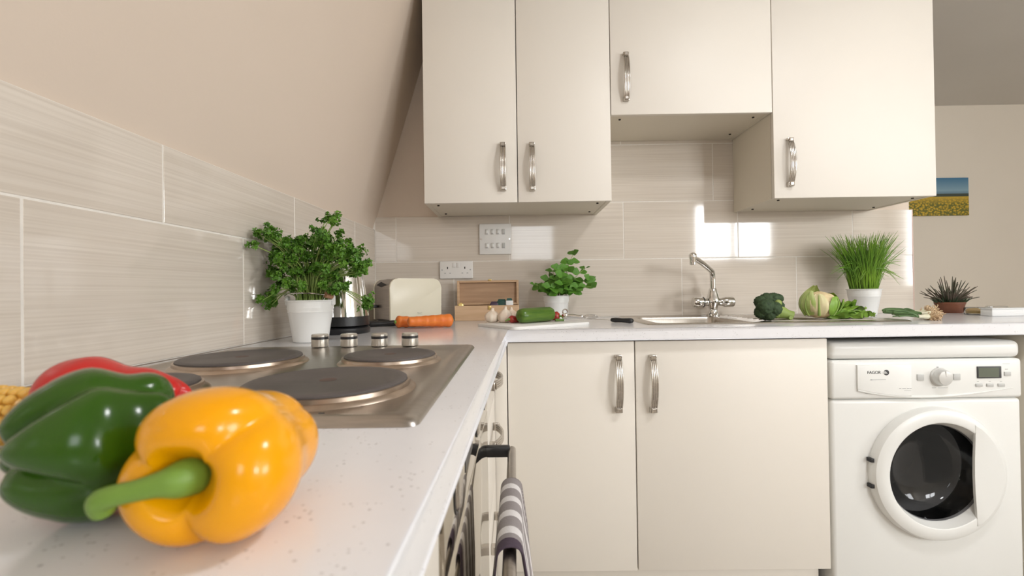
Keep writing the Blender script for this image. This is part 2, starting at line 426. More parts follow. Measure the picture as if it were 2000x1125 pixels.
obj('grout_bed', B().box((-.01, .0007, CT), (WEND-.002, .012, CT+.452)).box((U1-.02, .0007, CT+.452), (U2+.02, .012, CT+.80)), grout_m, wb)
T_ = .502
row(wb, 0, WEND, 0, .253, [.347+k*T_ for k in range(6)])
xs_ = [0, .094, .596, 1.098, 1.6, 2.102, WEND]
for k_, (a_, c_) in enumerate(zip(xs_, xs_[1:])): lay(wb, a_, c_, .253, .505 if k_ in (2, 3, 4) else .453)
row(wb, .992-T_, 2.0, .505, .757, [.992, 1.494]); row(wb, .70, 1.90, .757, .82, [1.091, 1.593])
obj('edge_trim', B().box((WEND-.003, -.001, CT), (WEND+.0005, .008, CT+.453)), mat('trim_pink', (.66, .45, .38), .4, scale=4), wb)
lg = B().prism([(wx(0)-.0008, 0), (wx(-2.75)-.0008, -2.75), (wx(-2.75)-.012, -2.75), (wx(0)-.012, 0)], CT, CT+.399)
obj('grout_bed', lg, grout_m, wl)
row(wl, -2.7, 0, 0, .253, [-2.38, -1.900, -1.418, -.942, -.465], True)
row(wl, -2.7, 0, .253, .40, [-2.14, -1.66, -1.18, -.70, -.235], True)

# ------------------------------------------------------------------ worktop
TH = .038
FX, FY = .583, -.605                             # front edges of the two runs
WR = 2.95
outline = [(wx(-2.62)+.001, -2.62), (.549, -2.62), (FX, FY), (WR, FY), (WR, -.0005), (.0005, -.0005)]
wt = obj('worktop', B().prism(outline, CT-TH, CT, 'xy', .010, 4), top_m, smooth=50)
tag(wt, 'white speckled laminate worktop turning the corner under hob and sink', 'worktop')
SX0, SX1, SY0, SY1 = 1.055, 1.935, -.500, -.035   # inset sink
BX0, BX1, BY0, BY1 = 1.11, 1.43, -.455, -.125     # its bowl
cut(wt, B().box((BX0-.004, BY0-.004, CT-.2), (BX1+.004, BY1+.004, CT+.1)))

# ------------------------------------------------------------------ bow handle (local: length along z, door face y=0, sticks out to -y)
def handle_mesh():
    b = B(); L = .090
    for s in (-1, 1):
        b.box((-.011, -.016, s*L-.010 if s > 0 else -L), (.011, 0, L if s > 0 else -L+.010+.008), .0025)
        zc = s*(L-.009)
        b.prism([(-.008, zc-.007), (.008, zc-.007), (.008, zc+.007), (-.008, zc+.007)], -.016, -.0205, 'xz', .003, 1)
    n = 22; pts = []
    for i in range(n+1):
        t = -1+2*i/n; pts.append((t*(L-.014), -.012-.018*math.cos(t*PI/2)**.8 if abs(t) < 1 else -.012))
    for k in range(4):
        x = -.0082+.00547*k
        b.tube([(x, y, z) for z, y in pts], .0030, 8)
    b.rings([[(-.009, y+.0015, z), (.009, y+.0015, z), (.009, y-.0008, z), (-.009, y-.0008, z)] for z, y in pts])
    return b.mesh('handle', nickel_m, 45)
HM = handle_mesh()
def add_handle(parent, loc, rot=(0, 0, 0)):
    o = bpy.data.objects.new('handle', HM); COL.objects.link(o); o.parent = parent; o.location = loc; o.rotation_euler = rot; return o
def panel(lo, hi, bev=.0015): return B().box(lo, hi, bev, 2)

# ------------------------------------------------------------------ wall cabinets
YU = -.318; ZB, ZM, ZT = CT+.4505, CT+.770, CT+1.350
def wall_cabinet(label, x0, x1, zb, doors, handles):
    t = thing('wall_cabinet', label, 'cabinet', (x0, 0, zb))
    # carcass: sides, back, top, bottom in one mesh (box body set just inside the door edges)
    c = B().box((x0+.001, -.298, zb), (x0+.017, -.0012, ZT)).box((x1-.017, -.298, zb), (x1-.001, -.0012, ZT))
    c.box((x0+.017, -.298, zb+.002), (x1-.017, -.0012, zb+.02)).box((x0+.017, -.298, ZT-.018), (x1-.017, -.0012, ZT)).box((x0+.017, -.012, zb+.02), (x1-.017, -.002, ZT-.018))
    obj('carcass', c, carc_m, t, True)
    for (a, b_), (hx, hz) in zip(doors, handles):
        d = obj('door', panel((a+.0015, YU, zb-.001), (b_-.0015, -.2995, ZT)), cream_m, t, True)
        add_handle(d, (hx-x0, YU, hz-zb))
    for sx in (x0+.045, x1-.045):
        for sy in (-.265, -.075):
            obj('screw_cap', B().lathe([(.0045, 0), (.0045, .004), (.003, .005)], (sx, sy, zb-.0015), seg=10), hole_m, t, True, label='dark screw hole under the cabinet')
    return t
def up(u, v): r = ray(u, v); q = (YU+CAMD)/r.y; return CAMX+r.x*q, CT+CAMH+r.z*q
h1, h2, h3, h4 = up(982.5, 326.5), up(1039, 326.5), up(1221.5, 152), up(1541, 318)
wall_cabinet('cream double wall cabinet over the toaster and switches', XU, U1, ZB, [(XU, XU+.35), (XU+.35, U1)], [h1, h2])
wall_cabinet('short cream wall cabinet hung higher above the sink bowl', U1, U2, ZM, [(U1, U2)], [h3])
wall_cabinet('cream single door wall cabinet above the chives', U2, U3, ZB, [(U2, U3)], [h4])

# ------------------------------------------------------------------ base cabinets, back run
LX = .549; YD = -.585; DZ1 = CT-.043; DZ0 = DZ1-.715
def bp(u, v, y=YD): r = ray(u, v); q = (y+CAMD)/r.y; return CAMX+r.x*q, CT+CAMH+r.z*q
t = thing('base_cabinet', 'cream base cabinet with two unequal doors under the sink', 'cabinet', (XB, -.3, 0))
c = B().box((XB+.001, -.566, .15), (XB+.018, -.02, DZ1)).box((XB+.982, -.566, .15), (XB+.999, -.02, DZ1)).box((XB+.018, -.566, .15), (XB+.982, -.02, .168)).box((XB+.018, -.03, .168), (XB+.982, -.02, DZ1))
obj('carcass', c, carc_m, t, True)
obj('corner_post', B().box((LX-.0005, -.6105, .15), (XB-.0012, -.567, DZ1), .001), cream_m, t, True)
obj('plinth', B().box((XB+.02, -.545, 0), (XB+.985, -.527, .149), .001), cream_m, t, True)
for (a, b_, hu) in ((XB, XB+.4, 1207), (XB+.4, XB+1.0, 1274)):
    d = obj('door', panel((a+.0018, YD, DZ0), (b_-.0018, -.5665, DZ1)), cream_m, t, True)
    hx, hz = bp(hu, 748.5); add_handle(d, (hx-XB, YD+.3, hz))

# ------------------------------------------------------------------ left run: drawers, oven, near drawers
LX = .549
def drawer_unit(label, ya, yb, tops):
    t = thing('drawer_unit', label, 'cabinet', (LX-.3, (ya+yb)/2, 0))
    c = B().box((.03, yb, .15), (LX-.0185, yb+.018, CT-.043)).box((.03, ya-.018, .15), (LX-.0185, ya, CT-.043)).box((.03, yb+.018, .15), (LX-.0185, ya-.018, .168)).box((.03, yb+.018, .168), (.04, ya-.018, CT-.043))
    obj('carcass', c, carc_m, t, True)
    obj('plinth', B().box((LX-.058, yb+.002, 0), (LX-.04, ya-.002, .149)), cream_m, t, True)
    for z1, z0 in zip(tops, tops[1:]+[-.758]):
        d = obj('drawer_front', panel((LX-.018, yb+.0015, CT+z0+.003), (LX, ya-.0015, CT+z1)), cream_m, t, True)
        lm = world_of(t).inverted() @ Vector((LX, (ya+yb)/2, CT+z1-.070))
        add_handle(d, lm, Matrix(((0, -1, 0), (0, 0, 1), (-1, 0, 0))).to_euler())
    return t
drawer_unit('cream drawer unit in the corner beyond the oven', -.612, -1.028, [-.043, -.19, -.44])
drawer_unit('cream drawer unit on the near side of the oven', -1.634, -1.934, [-.043, -.19, -.44])
OX = .553; OY0, OY1 = -1.630, -1.032
ov = thing('built_in_oven', 'built-in oven with glossy front and steel bar handle under the hob', 'oven', (.3, (OY0+OY1)/2, 0))
obj('body', B().box((.04, OY0+.02, .16), (OX-.021, OY1-.02, CT-.045)), black_m, ov, True)
obj('control_panel', B().box((OX-.020, OY0, CT-.135), (OX, OY1, CT-.043), .0015), ovglass_m, ov, True)
dr = obj('oven_door', B().box((OX-.020, OY0, CT-.64), (OX, OY1, CT-.138), .002), ovglass_m, ov, True)
obj('lower_panel', B().box((OX-.020, OY0, CT-.755), (OX-.002, OY1, CT-.643), .0015), ovglass_m, ov, True)
obj('plinth', B().box((OX-.065, OY0, 0), (OX-.047, OY1, .149)), cream_m, ov, True)
HBX, HBZ = OX+.052, CT-.212
obj('handle_bar', B().tube([(HBX, OY1-.035, HBZ), (HBX, OY0+.035, HBZ)], .0085, 18), steel_m, dr, True)
for y in (OY1-.040, OY0+.040):
    obj('handle_bracket', B().box((OX-.001, y-.009, HBZ-.011), (HBX-.004, y+.009, HBZ+.011), .003), black_m, dr, True)
for y in (-1.13, -1.295, -1.545):
    k = obj('oven_knob', B().lathe([(.023, 0), (.023, .002), (.020, .0045), (.012, .0055)], (OX, y, CT-.085), 'x', 28), nickel_m, ov, True)
    obj('knob_ring', B().lathe([(.0265, 0), (.0265, .0015)], (OX-.0002, y, CT-.085), 'x', 28), black_m, ov, True)
ck = obj('timer_display', B().box((OX-.0005, -1.47, CT-.10), (OX+.0008, -1.38, CT-.07)), black_m, ov, True)

# towel over the oven handle
def towel():
    b = B(); r = .0150; ya, yb = -1.250, -1.458
    prof = [(-.030, -.20), (-.026, -.10), (-.017, -.02)]+[(r*math.cos(a), r*math.sin(a)) for a in [PI-PI*i/10 for i in range(11)]]+[(.0175, -.02), (.024, -.06), (.030, -.12), (.034, -.19), (.036, -.26)]
    nU = 46; uvs = []
    rows = []
    for i in range(nU+1):
        s = i/nU; y = ya+(yb-ya)*s; rr = []
        for j, (px, pz) in enumerate(prof):
            wob = .003*math.sin(s*9+pz*14)*min(1, max(0, -pz*9)) if px > 0 else .0008*math.sin(s*11)*min(1, max(0, -pz*9))
            hem = .0025 if (s < .02 or s > .985) else 0
            rr.append((HBX+px+wob+(hem if px > 0 else 0), y+.01*math.sin(pz*8)*max(0, -pz)*4, HBZ+pz))
        rows.append(rr)
    g = [[b.bm.verts.new(p) for p in rr] for rr in rows]
    uv = b.bm.loops.layers.uv.new('UVMap')
    for i in range(nU):
        for j in range(len(prof)-1):
            f = b.bm.faces.new((g[i][j], g[i+1][j], g[i+1][j+1], g[i][j+1]))
            for l, (a, c_) in zip(f.loops, ((i, j), (i+1, j), (i+1, j+1), (i, j+1))): l[uv].uv = (a/nU, c_/(len(prof)-1))
    me = b.mesh('towel', towel_m, 60)
    return me
tw = obj('tea_towel', towel()); sm = tw.modifiers.new('solid', 'SOLIDIFY'); sm.thickness = .0022; sm.offset = 1
tag(tw, 'grey and white striped tea towel with plum border on oven handle', 'towel')

# ------------------------------------------------------------------ washing machine
WX0, WX1 = 1.602, 2.196; WF = -.575; WTOP = CT-.058
wm = thing('washing_machine', 'white front loading washing machine under the worktop', 'washing machine', ((WX0+WX1)/2, -.3, 0))
def wp(u, v, y=WF): return bp(u, v, y)
bd = obj('body', B().box((WX0, WF, .012), (WX1, -.03, CT-.237), .012, 3), wash_m, wm, True)
dcx, dcz = wp(1824, 922); DR = .206
gcx, gcz = wp(1822, 918)
cut(bd, B().lathe([(.165, 0), (.165, .30)], (gcx, WF-.05, gcz), 'y', 48))
obj('panel', B().box((WX0, WF-.004, CT-.2355), (WX1, -.03, CT-.113), .010, 3), wash_m, wm, True, label='white control fascia')
obj('lid', B().box((WX0-.001, WF-.002, CT-.1115), (WX1+.001, -.03, WTOP), .018, 4), wash_m, wm, True)
for x in (WX0+.05, WX1-.05):
    for y in (WF+.06, -.09): obj('foot', B().lathe([(.02, 0), (.02, .008), (.012, .012)], (x, y, 0), seg=16), black_m, wm, True)
PF = WF-.004
def onp(u, v): return wp(u, v, PF)
# detergent drawer with its curved lower lip
x0, z1 = onp(1672, 713); x1, _ = onp(1777, 713); _, z0 = onp(1672, 760); _, z0b = onp(1777, 773)
pts = [(x0, z1), (x1, z1), (x1, z0b)]+[(x1+(x0-x1)*i/8, z0b+(z0-z0b)*(i/8)**1.6) for i in range(1, 9)]
dw = obj('detergent_drawer', B().prism(pts, PF-.006, PF+.004, 'xz', .002, 2), wash_m, wm, True)
lip = []
for u, v in ((1674, 762), (1720, 770), (1777, 774.5), (1830, 774), (1900, 768), (1978, 757)):
    x, z = onp(u, v); lip.append((x, PF-.001, z))
obj('panel_lip', B().tube(catmull(lip, 6), [.0042]*20+[.0042-.0036*i/10 for i in range(11)], 8), wash_m, wm, True)
x, z = onp(1680, 766); xr, zr = onp(1752, 775)
obj('finger_recess', B().prism([(x, z), (xr, zr-.001), (x+.02, z-.005)], PF-.0012, PF+.002, 'xz'), mark_m, wm, True)
kx, kz = onp(1834, 736)
kb = obj('program_dial', B().lathe([(.029, 0), (.029, .003), (.0255, .005), (.024, .020), (.021, .024), (.010, .0255)], (kx, PF, kz), '-y', 40), silver_m, wm, True)
obj('dial_pointer', B().box((kx-.002, PF-.0265, kz+.006), (kx+.002, PF-.0245, kz+.021), .0006), wash_m, kb, True)
def btn(u, v, wpx, hpx, m_=grey_m, nm='button'):
    x, z = onp(u, v); s = (PF+CAMD)/FPX
    return obj(nm, B().box((x-wpx*s/2, PF-.003, z-hpx*s/2), (x+wpx*s/2, PF+.001, z+hpx*s/2), .0012), m_, wm, True)
btn(1797, 737, 13, 12); btn(1868, 736, 13, 12)
for u in (1911.5, 1933, 1955): btn(u, 752, 13, 6)
btn(1967, 730, 12, 8)
dsp = btn(1931, 727, 46, 23, dark_m, 'display_bezel'); x, z = onp(1930, 727); s_ = (PF+CAMD)/FPX
obj('display', B().box((x-20*s_, PF-.0034, z-9*s_), (x+19*s_, PF-.0028, z+9*s_)), lcd_m, dsp, True)
def put_text(s, size, mt, loc, parent, nm='lettering', rot=None):
    me = text_mesh(s, size, mt)
    if rot: me.transform(rot)
    me.transform(Matrix.Translation(loc)); me.transform(world_of(parent).inverted())
    return obj(nm, me, None, parent)
x, z = onp(1704, 727)
put_text('FAGOR', .0128, dark_m, (x, PF-.0063, z), dw)
x, z = onp(1728, 727)
obj('emblem', B().lathe([(.0085, 0), (.0085, .0006)], (x, PF-.006, z), '-y', 24), dark_m, dw, True)
for k in range(3):
    obj('emblem_stripe', B().box((x-.013, PF-.0072, z+.0035-.0032*k-.0007), (x-.001+.002*k, PF-.0066, z+.0035-.0032*k+.0007)), wash_m, dw, True)
def dash(u0, u1, v, th, m_=mark_m, par=None, yf=None):
    yf = PF-.0062 if yf is None else yf
    a, z = onp(u0, v); c_, _ = onp(u1, v)
    return obj('print_mark', B().box((a, yf-.0003, z-th/2), (c_, yf+.0002, z+th/2)), m_, par or wm, True)
dash(1697, 1701, 741, .003, mark_m, dw); dash(1702, 1727, 741, .0014, mark_m, dw)
for a, c_ in ((1753, 1757), (1759, 1766), (1768, 1773), (1774, 1777)): dash(a, c_, 758, .0018, mark_m, dw)
dash(1763, 1776, 762.5, .001, mark_m, dw)
dash(1820, 1828, 757.5, .002, grey_m, None, PF-.0002); dash(1832, 1851, 757.5, .0014, grey_m, None, PF-.0002)
dash(1829, 1833, 717, .003, mark_m, None, PF-.0002)
for u in (1910, 1933, 1955): dash(u-2, u+2, 745, .002, grey_m, None, PF-.0002)
dash(1963, 1968, 721, .0025, grey_m, None, PF-.0002); dash(1958, 1972, 710.5, .0012, grey_m, None, PF-.0002)
# porthole door
pd = obj('porthole_door', B().lathe([(DR, -.002), (DR, .014), (DR-.006, .026), (DR-.016, .031), (DR-.040, .033), (DR-.044, .031), (.152, .006), (.148, -.002)], (dcx, WF, dcz), '-y', 72, False, False), wash_m, wm, True, smooth=35)
def thin_glass():
    mt, nt, p = nodes_of('porthole_glass'); nt.nodes.remove(p)
    tr_ = N(nt, 'ShaderNodeBsdfTransparent'); gl_ = N(nt, 'ShaderNodeBsdfGlossy'); fr_ = N(nt, 'ShaderNodeLayerWeight'); mx = N(nt, 'ShaderNodeMixShader')
    nt.links.new(mix(nt, ntex(nt, coords(nt), 4), (.36, .36, .37), (.42, .42, .44)), tr_.inputs['Color'])
    gl_.inputs['Roughness'].default_value = .02; fr_.inputs['Blend'].default_value = .12
    pw = N(nt, 'ShaderNodeMath', operation='MULTIPLY_ADD'); pw.inputs[1].default_value = .35; pw.inputs[2].default_value = .015
    nt.links.new(fr_.outputs['Facing'], pw.inputs[0]); nt.links.new(pw.outputs[0], mx.inputs[0]); nt.links.new(tr_.outputs[0], mx.inputs[1]); nt.links.new(gl_.outputs[0], mx.inputs[2])
    nt.links.new(mx.outputs[0], nt.nodes['Material Output'].inputs[0]); return mt
gl = [(.1495, .006), (.147, .001), (.140, -.012), (.124, -.046), (.112, -.058), (.06, -.063), (0, -.064)]
obj('porthole_glass', B().lathe(gl, (dcx, WF, dcz), '-y', 64, False, False), thin_glass(), pd, True, smooth=50)
obj('door_seal', B().lathe([(.163, -.004), (.1535, -.02), (.150, -.06), (.158, -.075)], (dcx, WF, dcz), '-y', 48, False, False), black_m, wm, True)
obj('drum', B().lathe([(.160, -.06), (.20, -.09), (.20, -.32), (.19, -.34), (0, -.345)], (dcx, WF, dcz), '-y', 48, False, False), drum_m, wm, True)
# handle plate: a segment of the ring on its right side
a0 = math.acos(.100/(DR-.022))
seg = arc(dcx, dcz, DR-.022, -a0, a0, 18)+[(dcx+.100-.006*math.cos(q*PI/2), dcz+q*.135) for q in (.8, .4, 0, -.4, -.8)]
obj('door_handle', B().prism(seg, WF-.034, WF-.026, 'xz', .0025, 2), wash_m, pd, True)
for z in (dcz+.045, dcz-.035):
    obj('hinge', B().box((dcx-DR-.004, WF-.020, z-.006), (dcx-DR+.006, WF-.001, z+.006), .001), black_m, pd, True)
# end panel beside the machine, carrying the worktop
ep = obj('end_panel', B().box((2.228, -.585, 0), (2.246, -.01, CT-TH-.0005), .001), carc_m)
tag(ep, 'cream end panel standing beside the washing machine', 'panel')
ep2 = obj('end_panel', B().box((2.925, -.585, 0), (2.943, -.01, CT-TH-.0005), .001), carc_m)
tag(ep2, 'cream support panel at the open end of the worktop', 'panel')

# ------------------------------------------------------------------ hob
HX0, HX1, HY0, HY1 = .016, .529, -1.622, -1.040
hob = thing('electric_hob', 'stainless steel hob with four solid hotplates and four knobs', 'hob', ((HX0+HX1)/2, (HY0+HY1)/2, CT))
def rrect(x0, x1, y0, y1, r, n=5):
    p = []
    for cx, cy, a in ((x1-r, y1-r, 0), (x0+r, y1-r, PI/2), (x0+r, y0+r, PI), (x1-r, y0+r, 1.5*PI)): p += arc(cx, cy, r, a, a+PI/2, n)
    return p
def ring_at(x0, x1, y0, y1, r, z): return [(a, c_, z) for a, c_ in rrect(x0, x1, y0, y1, r)]
b = B(); hb = []
for ins, z in ((.0, .0002), (.0015, .003), (.005, .0062), (.016, .0075), (.022, .0072), (.030, .0042), (.036, .0036)):
    hb.append(ring_at(HX0+ins, HX1-ins, HY0+ins, HY1-ins-(0.040*min(1, max(0, (ins-.016)/.014))), .012, CT+z))
b.rings(hb)
obj('hob_plate', b, steel_m, hob, True, smooth=35)
obj('burner_recess', B().box((HX0+.1, HY0+.1, CT-.03), (HX1-.1, HY1-.1, CT-.0001)), black_m, hob, True) if False else None
for (px, py, r) in ((.160, -1.262, .092), (.405, -1.252, .074), (.392, -1.478, .092), (.160, -1.492, .074)):
    pl = obj('hotplate', B().lathe([(r, .010), (r, .0155), (r-.003, .0172), (r-.012, .0172), (r-.014, .0166), (.028, .0164), (.026, .0158), (.0, .0158)], (px, py, CT), seg=56, cap0=False), iron_m, hob, True)
    obj('hotplate_ring', B().lathe([(r+.011, .0036), (r+.009, .0060), (r+.004, .0085), (r+.0035, .0128), (r+.0005, .0135), (r+.0002, .0095)], (px, py, CT), seg=56, cap0=False, cap1=False), ringm, pl, True)
    obj('red_dot', B().lathe([(.010, .0159), (.010, .0161)], (px, py, CT), seg=20), mat('rust_dot', (.13, .075, .06), .6, scale=40, c2=(.09, .065, .06)), pl, True, label='faded red spot')
for i, (u, v) in enumerate(((626, 678.5), (687, 676.5), (748, 675), (808, 674))):
    kx = (.206, .267, .331, .395)[i]; ky = -1.064
    k = obj('hob_knob', B().lathe([(.0165, .0085), (.0172, .010), (.0172, .0235), (.0165, .0240)], (kx, ky, CT), seg=32), knobm, hob, True)
    obj('knob_seal', B().lathe([(.0095, .0066), (.0095, .009)], (kx, ky, CT), seg=20), black_m, k, True)
    obj('knob_band', B().lathe([(.0170, .0238), (.0170, .0290)], (kx, ky, CT), seg=32), black_m, k, True)
    obj('knob_cap', B().lathe([(.0168, .0288), (.0170, .0325), (.0150, .0345), (.0, .0348)], (kx, ky, CT), seg=32), knobm, k, True)
for (a, c_, y) in ((.392, .402, -1.589), (.412, .417, -1.588), (.428, .433, -1.588)):
    obj('print_mark', B().box((a, y-.0012, CT+.0043), (c_, y+.0012, CT+.0051)), dark_m, hob, True)

# ------------------------------------------------------------------ sink and tap
sk = thing('kitchen_sink', 'stainless steel inset sink with left bowl and ribbed drainer', 'sink', ((SX0+SX1)/2, (SY0+SY1)/2, CT))
b = B()
def lp(ins, z, r): return ring_at(SX0+ins, SX1-ins, SY0+ins, SY1-ins, r, CT+z)
outer = [lp(0, .0002, .02), lp(.002, .003, .02), lp(.006, .0045, .02), lp(.012, .003, .018)]
b.rings(outer, True, False, False)
# deck between the rim and the bowl opening, as quads strip by strip, then the bowl
top_ring = [Vector(p) for p in outer[-1]]
def bowl(ins, z, r): return [(a, c_, CT+z) for a, c_ in rrect(BX0+ins, BX1-ins, BY0+ins, BY1-ins, r)]
b.rings([outer[-1], bowl(-.006, .0028, .03), bowl(0, .0005, .03), bowl(.004, -.010, .03), bowl(.012, -.13, .045), bowl(.05, -.15, .05)], True, False, True)
obj('sink_top', b, sinks_m, sk, True, smooth=40)
for k in range(9):
    y = -.43+.040*k
    obj('drainer_rib', B().tube([(1.50, y, CT+.0028), (1.88, y, CT+.0028)], .0030, 8), sinks_m, sk, True)
obj('waste', B().lathe([(.035, -.1495), (.035, -.147), (.02, -.148)], ((BX0+BX1)/2, (BY0+BY1)/2, CT), seg=24), chrome_m, sk, True)
# mixer tap
TX, TY = 1.449, -.085
tp = thing('mixer_tap', 'chrome mixer tap with raised angled spout behind the sink', 'tap', (TX, TY, CT+.003))
TZ = CT+.003
obj('tap_base', B().lathe([(.026, 0), (.026, .006), (.020, .012), (.017, .022), (.019, .040), (.028, .052), (.029, .066), (.024, .078), (.0195, .095), (.0160, .112), (.0130, .116)], (TX, TY, TZ), seg=32), chrome_m, tp, True)
for s in (-1, 1):
    obj('tap_handle', B().lathe([(.015, .012), (.016, .028), (.0165, .035), (.0215, .046), (.0225, .080 if s > 0 else .080), (.020, .084), (.0, .0845)] if s > 0 else [(-.015, -.012), (.015, -.012), (.016, -.026), (.0165, -.036), (.0215, -.046), (.0225, -.080), (.020, -.084), (.0, -.0845)][1:], (TX, TY, TZ+.058), 'x', 30), chrome_m, tp, True)
    obj('handle_cap_ring', B().lathe([(.0205, s*.040), (.0222, s*.041), (.0222, s*.043), (.0205, s*.044)], (TX, TY, TZ+.058), 'x', 30), black_m, tp, True) if s < 0 else None
r_ = ray(1353, 503); q = (CAMD-.20)/r_.y; sp = Vector((CAMX+r_.x*q, -.20, CT+CAMH+r_.z*q))
bend = Vector((TX-.002, TY-.004, TZ+.183))
pth = [(TX, TY, TZ+.108), (TX, TY, TZ+.14), (TX-.001, TY-.001, TZ+.165)]+[tuple(bend.lerp(sp, t)+Vector((0, 0, .006*math.sin(t*PI)))) for t in (.03, .12, .3, .5, .75, 1)]
obj('spout', B().tube(catmull(pth, 4), .0112, 16), chrome_m, tp, True, smooth=60)
obj('spout_tip', B().lathe([(.0105, -.030), (.0125, -.028), (.0125, -.008), (.0150, .002), (.0145, .012), (.008, .019), (0, .020)], tuple(sp), seg=24), chrome_m, tp, True)

# ------------------------------------------------------------------ switch and socket plates
def onb(u, v, y=-.001): r = ray(u, v); q = (y+CAMD)/r.y; return CAMX+r.x*q, CT+CAMH+r.z*q
x0, z1 = onb(936, 438); x1, z0 = onb(999, 496.5)
swp = thing('grid_switch_plate', 'square steel grid switch plate with eight small rockers', 'switch', ((x0+x1)/2, -.0005, (z0+z1)/2))
obj('faceplate', B().box((x0, -.0090, z0), (x1, -.0006, z1), .0025, 3), mat('satin_plate', (.82, .81, .79), .32, 0, scale=4, var=.03), swp, True)
for rz in (.735, .285):
    for c4 in range(4):
        cx_ = x0+(x1-x0)*(.235+.175*c4); cz_ = z0+(z1-z0)*rz
        rk = obj('rocker', B().box((cx_-.0068, -.0112, cz_-.0115), (cx_+.0068, -.0085, cz_+.0115), .001), silver_m if c4 < 3 else grey_m, swp, True)
        obj('rocker_mark', B().box((cx_-.004, -.0117, cz_-.010), (cx_+.004, -.0110, cz_-.0065)), mark_m, rk, True)
for xx in (x0+.008, x1-.008): obj('plate_screw', B().lathe([(.0028, 0), (.0028, .001)], (xx, -.0089, (z0+z1)/2), '-y', 10), chrome_m, swp, True)
x0, z1 = onb(859, 510.5); x1, z0 = onb(924, 544)
so = thing('double_socket', 'white double power socket on the tiles above the toaster', 'socket', ((x0+x1)/2, -.0005, (z0+z1)/2))
obj('faceplate', B().box((x0, -.0095, z0), (x1, -.0006, z1), .003, 3), plas_m, so, True)
for fx in (.24, .76):
    cx_ = x0+(x1-x0)*fx; cz_ = z0+(z1-z0)*.5
    obj('earth_slot', B().box((cx_-.0022, -.0099, cz_+.004), (cx_+.0022, -.0093, cz_+.013)), hole_m, so, True)
    for s in (-1, 1): obj('pin_slot', B().box((cx_+s*.011-.0035, -.0099, cz_-.016), (cx_+s*.011+.0035, -.0093, cz_-.0125)), mark_m, so, True)
for fx in (.44, .56):
    cx_ = x0+(x1-x0)*fx; obj('rocker', B().box((cx_-.0065, -.0118, z0+(z1-z0)*.62), (cx_+.0065, -.009, z0+(z1-z0)*.90), .001), plas_m, so, True)
for fx in (.075, .925): obj('plate_screw', B().lathe([(.003, 0), (.003, .001)], (x0+(x1-x0)*fx, -.0094, (z0+z1)/2), '-y', 10), mark_m, so, True)

# unseen ceiling lamp added to brighten the worktop (its light is set at the top of the script)
t = thing('added_fill_lamp', 'round white flush ceiling lamp, unseen, added to brighten the worktop', 'lamp', (1.7, -1.55, CEIL))
obj('added_lamp_base', B().lathe([(.19, -.0005), (.19, -.03), (.17, -.045), (.17, -.060)], (0, 0, 0), seg=40), plas_m, t)
obj('added_lamp_rim', B().lathe([(.192, -.028), (.195, -.03), (.195, -.078), (.188, -.080), (.186, -.06)], (0, 0, 0), seg=40, cap0=False, cap1=False), chrome_m, t)
# picture on the far wall
def far(u, v): r = ray(u, v); q = (FAR_Y-.012+CAMD)/r.y; return CAMX+r.x*q, CT+CAMH+r.z*q
px1, pz1 = far(1890, 347); _, pz0 = far(1885, 420.5); px0, _ = far(1766, 420)
pc = obj('wall_picture', B().box((px0, FAR_Y-.018, pz0), (px1, FAR_Y-.0005, pz1), .001, 1), pic_m, smooth=0)
tag(pc, 'small unframed picture of a sunflower field under blue sky', 'picture')

# ------------------------------------------------------------------ helpers for things on the worktop
def on(u, v, z=0.0):
    r = ray(u, v); q = (z-CAMH)/r.z; return Vector((CAMX+r.x*q, -CAMD+r.y*q, CT+z))
def at(u, v, y): r = ray(u, v); q = (y+CAMD)/r.y; return Vector((CAMX+r.x*q, y, CT+CAMH+r.z*q))
def frame(o, fwd, upv=(0, 0, 1)):
    f = Vector(fwd).normalized(); s = f.cross(Vector(upv)).normalized(); u_ = s.cross(f)
    mm = Matrix((f, -s, u_)).transposed().to_4x4(); mm.translation = Vector(o); return mm     # local x = forward, z = up
def rv(a): return Vector((R.uniform(-a, a), R.uniform(-a, a), R.uniform(-a, a)))
def drop(o, z):           # set a mesh object's lowest point on height z
    zs = [v.co.z for v in o.data.vertices]; d = z-min(zs)
    for v in o.data.vertices: v.co.z += d
    return d

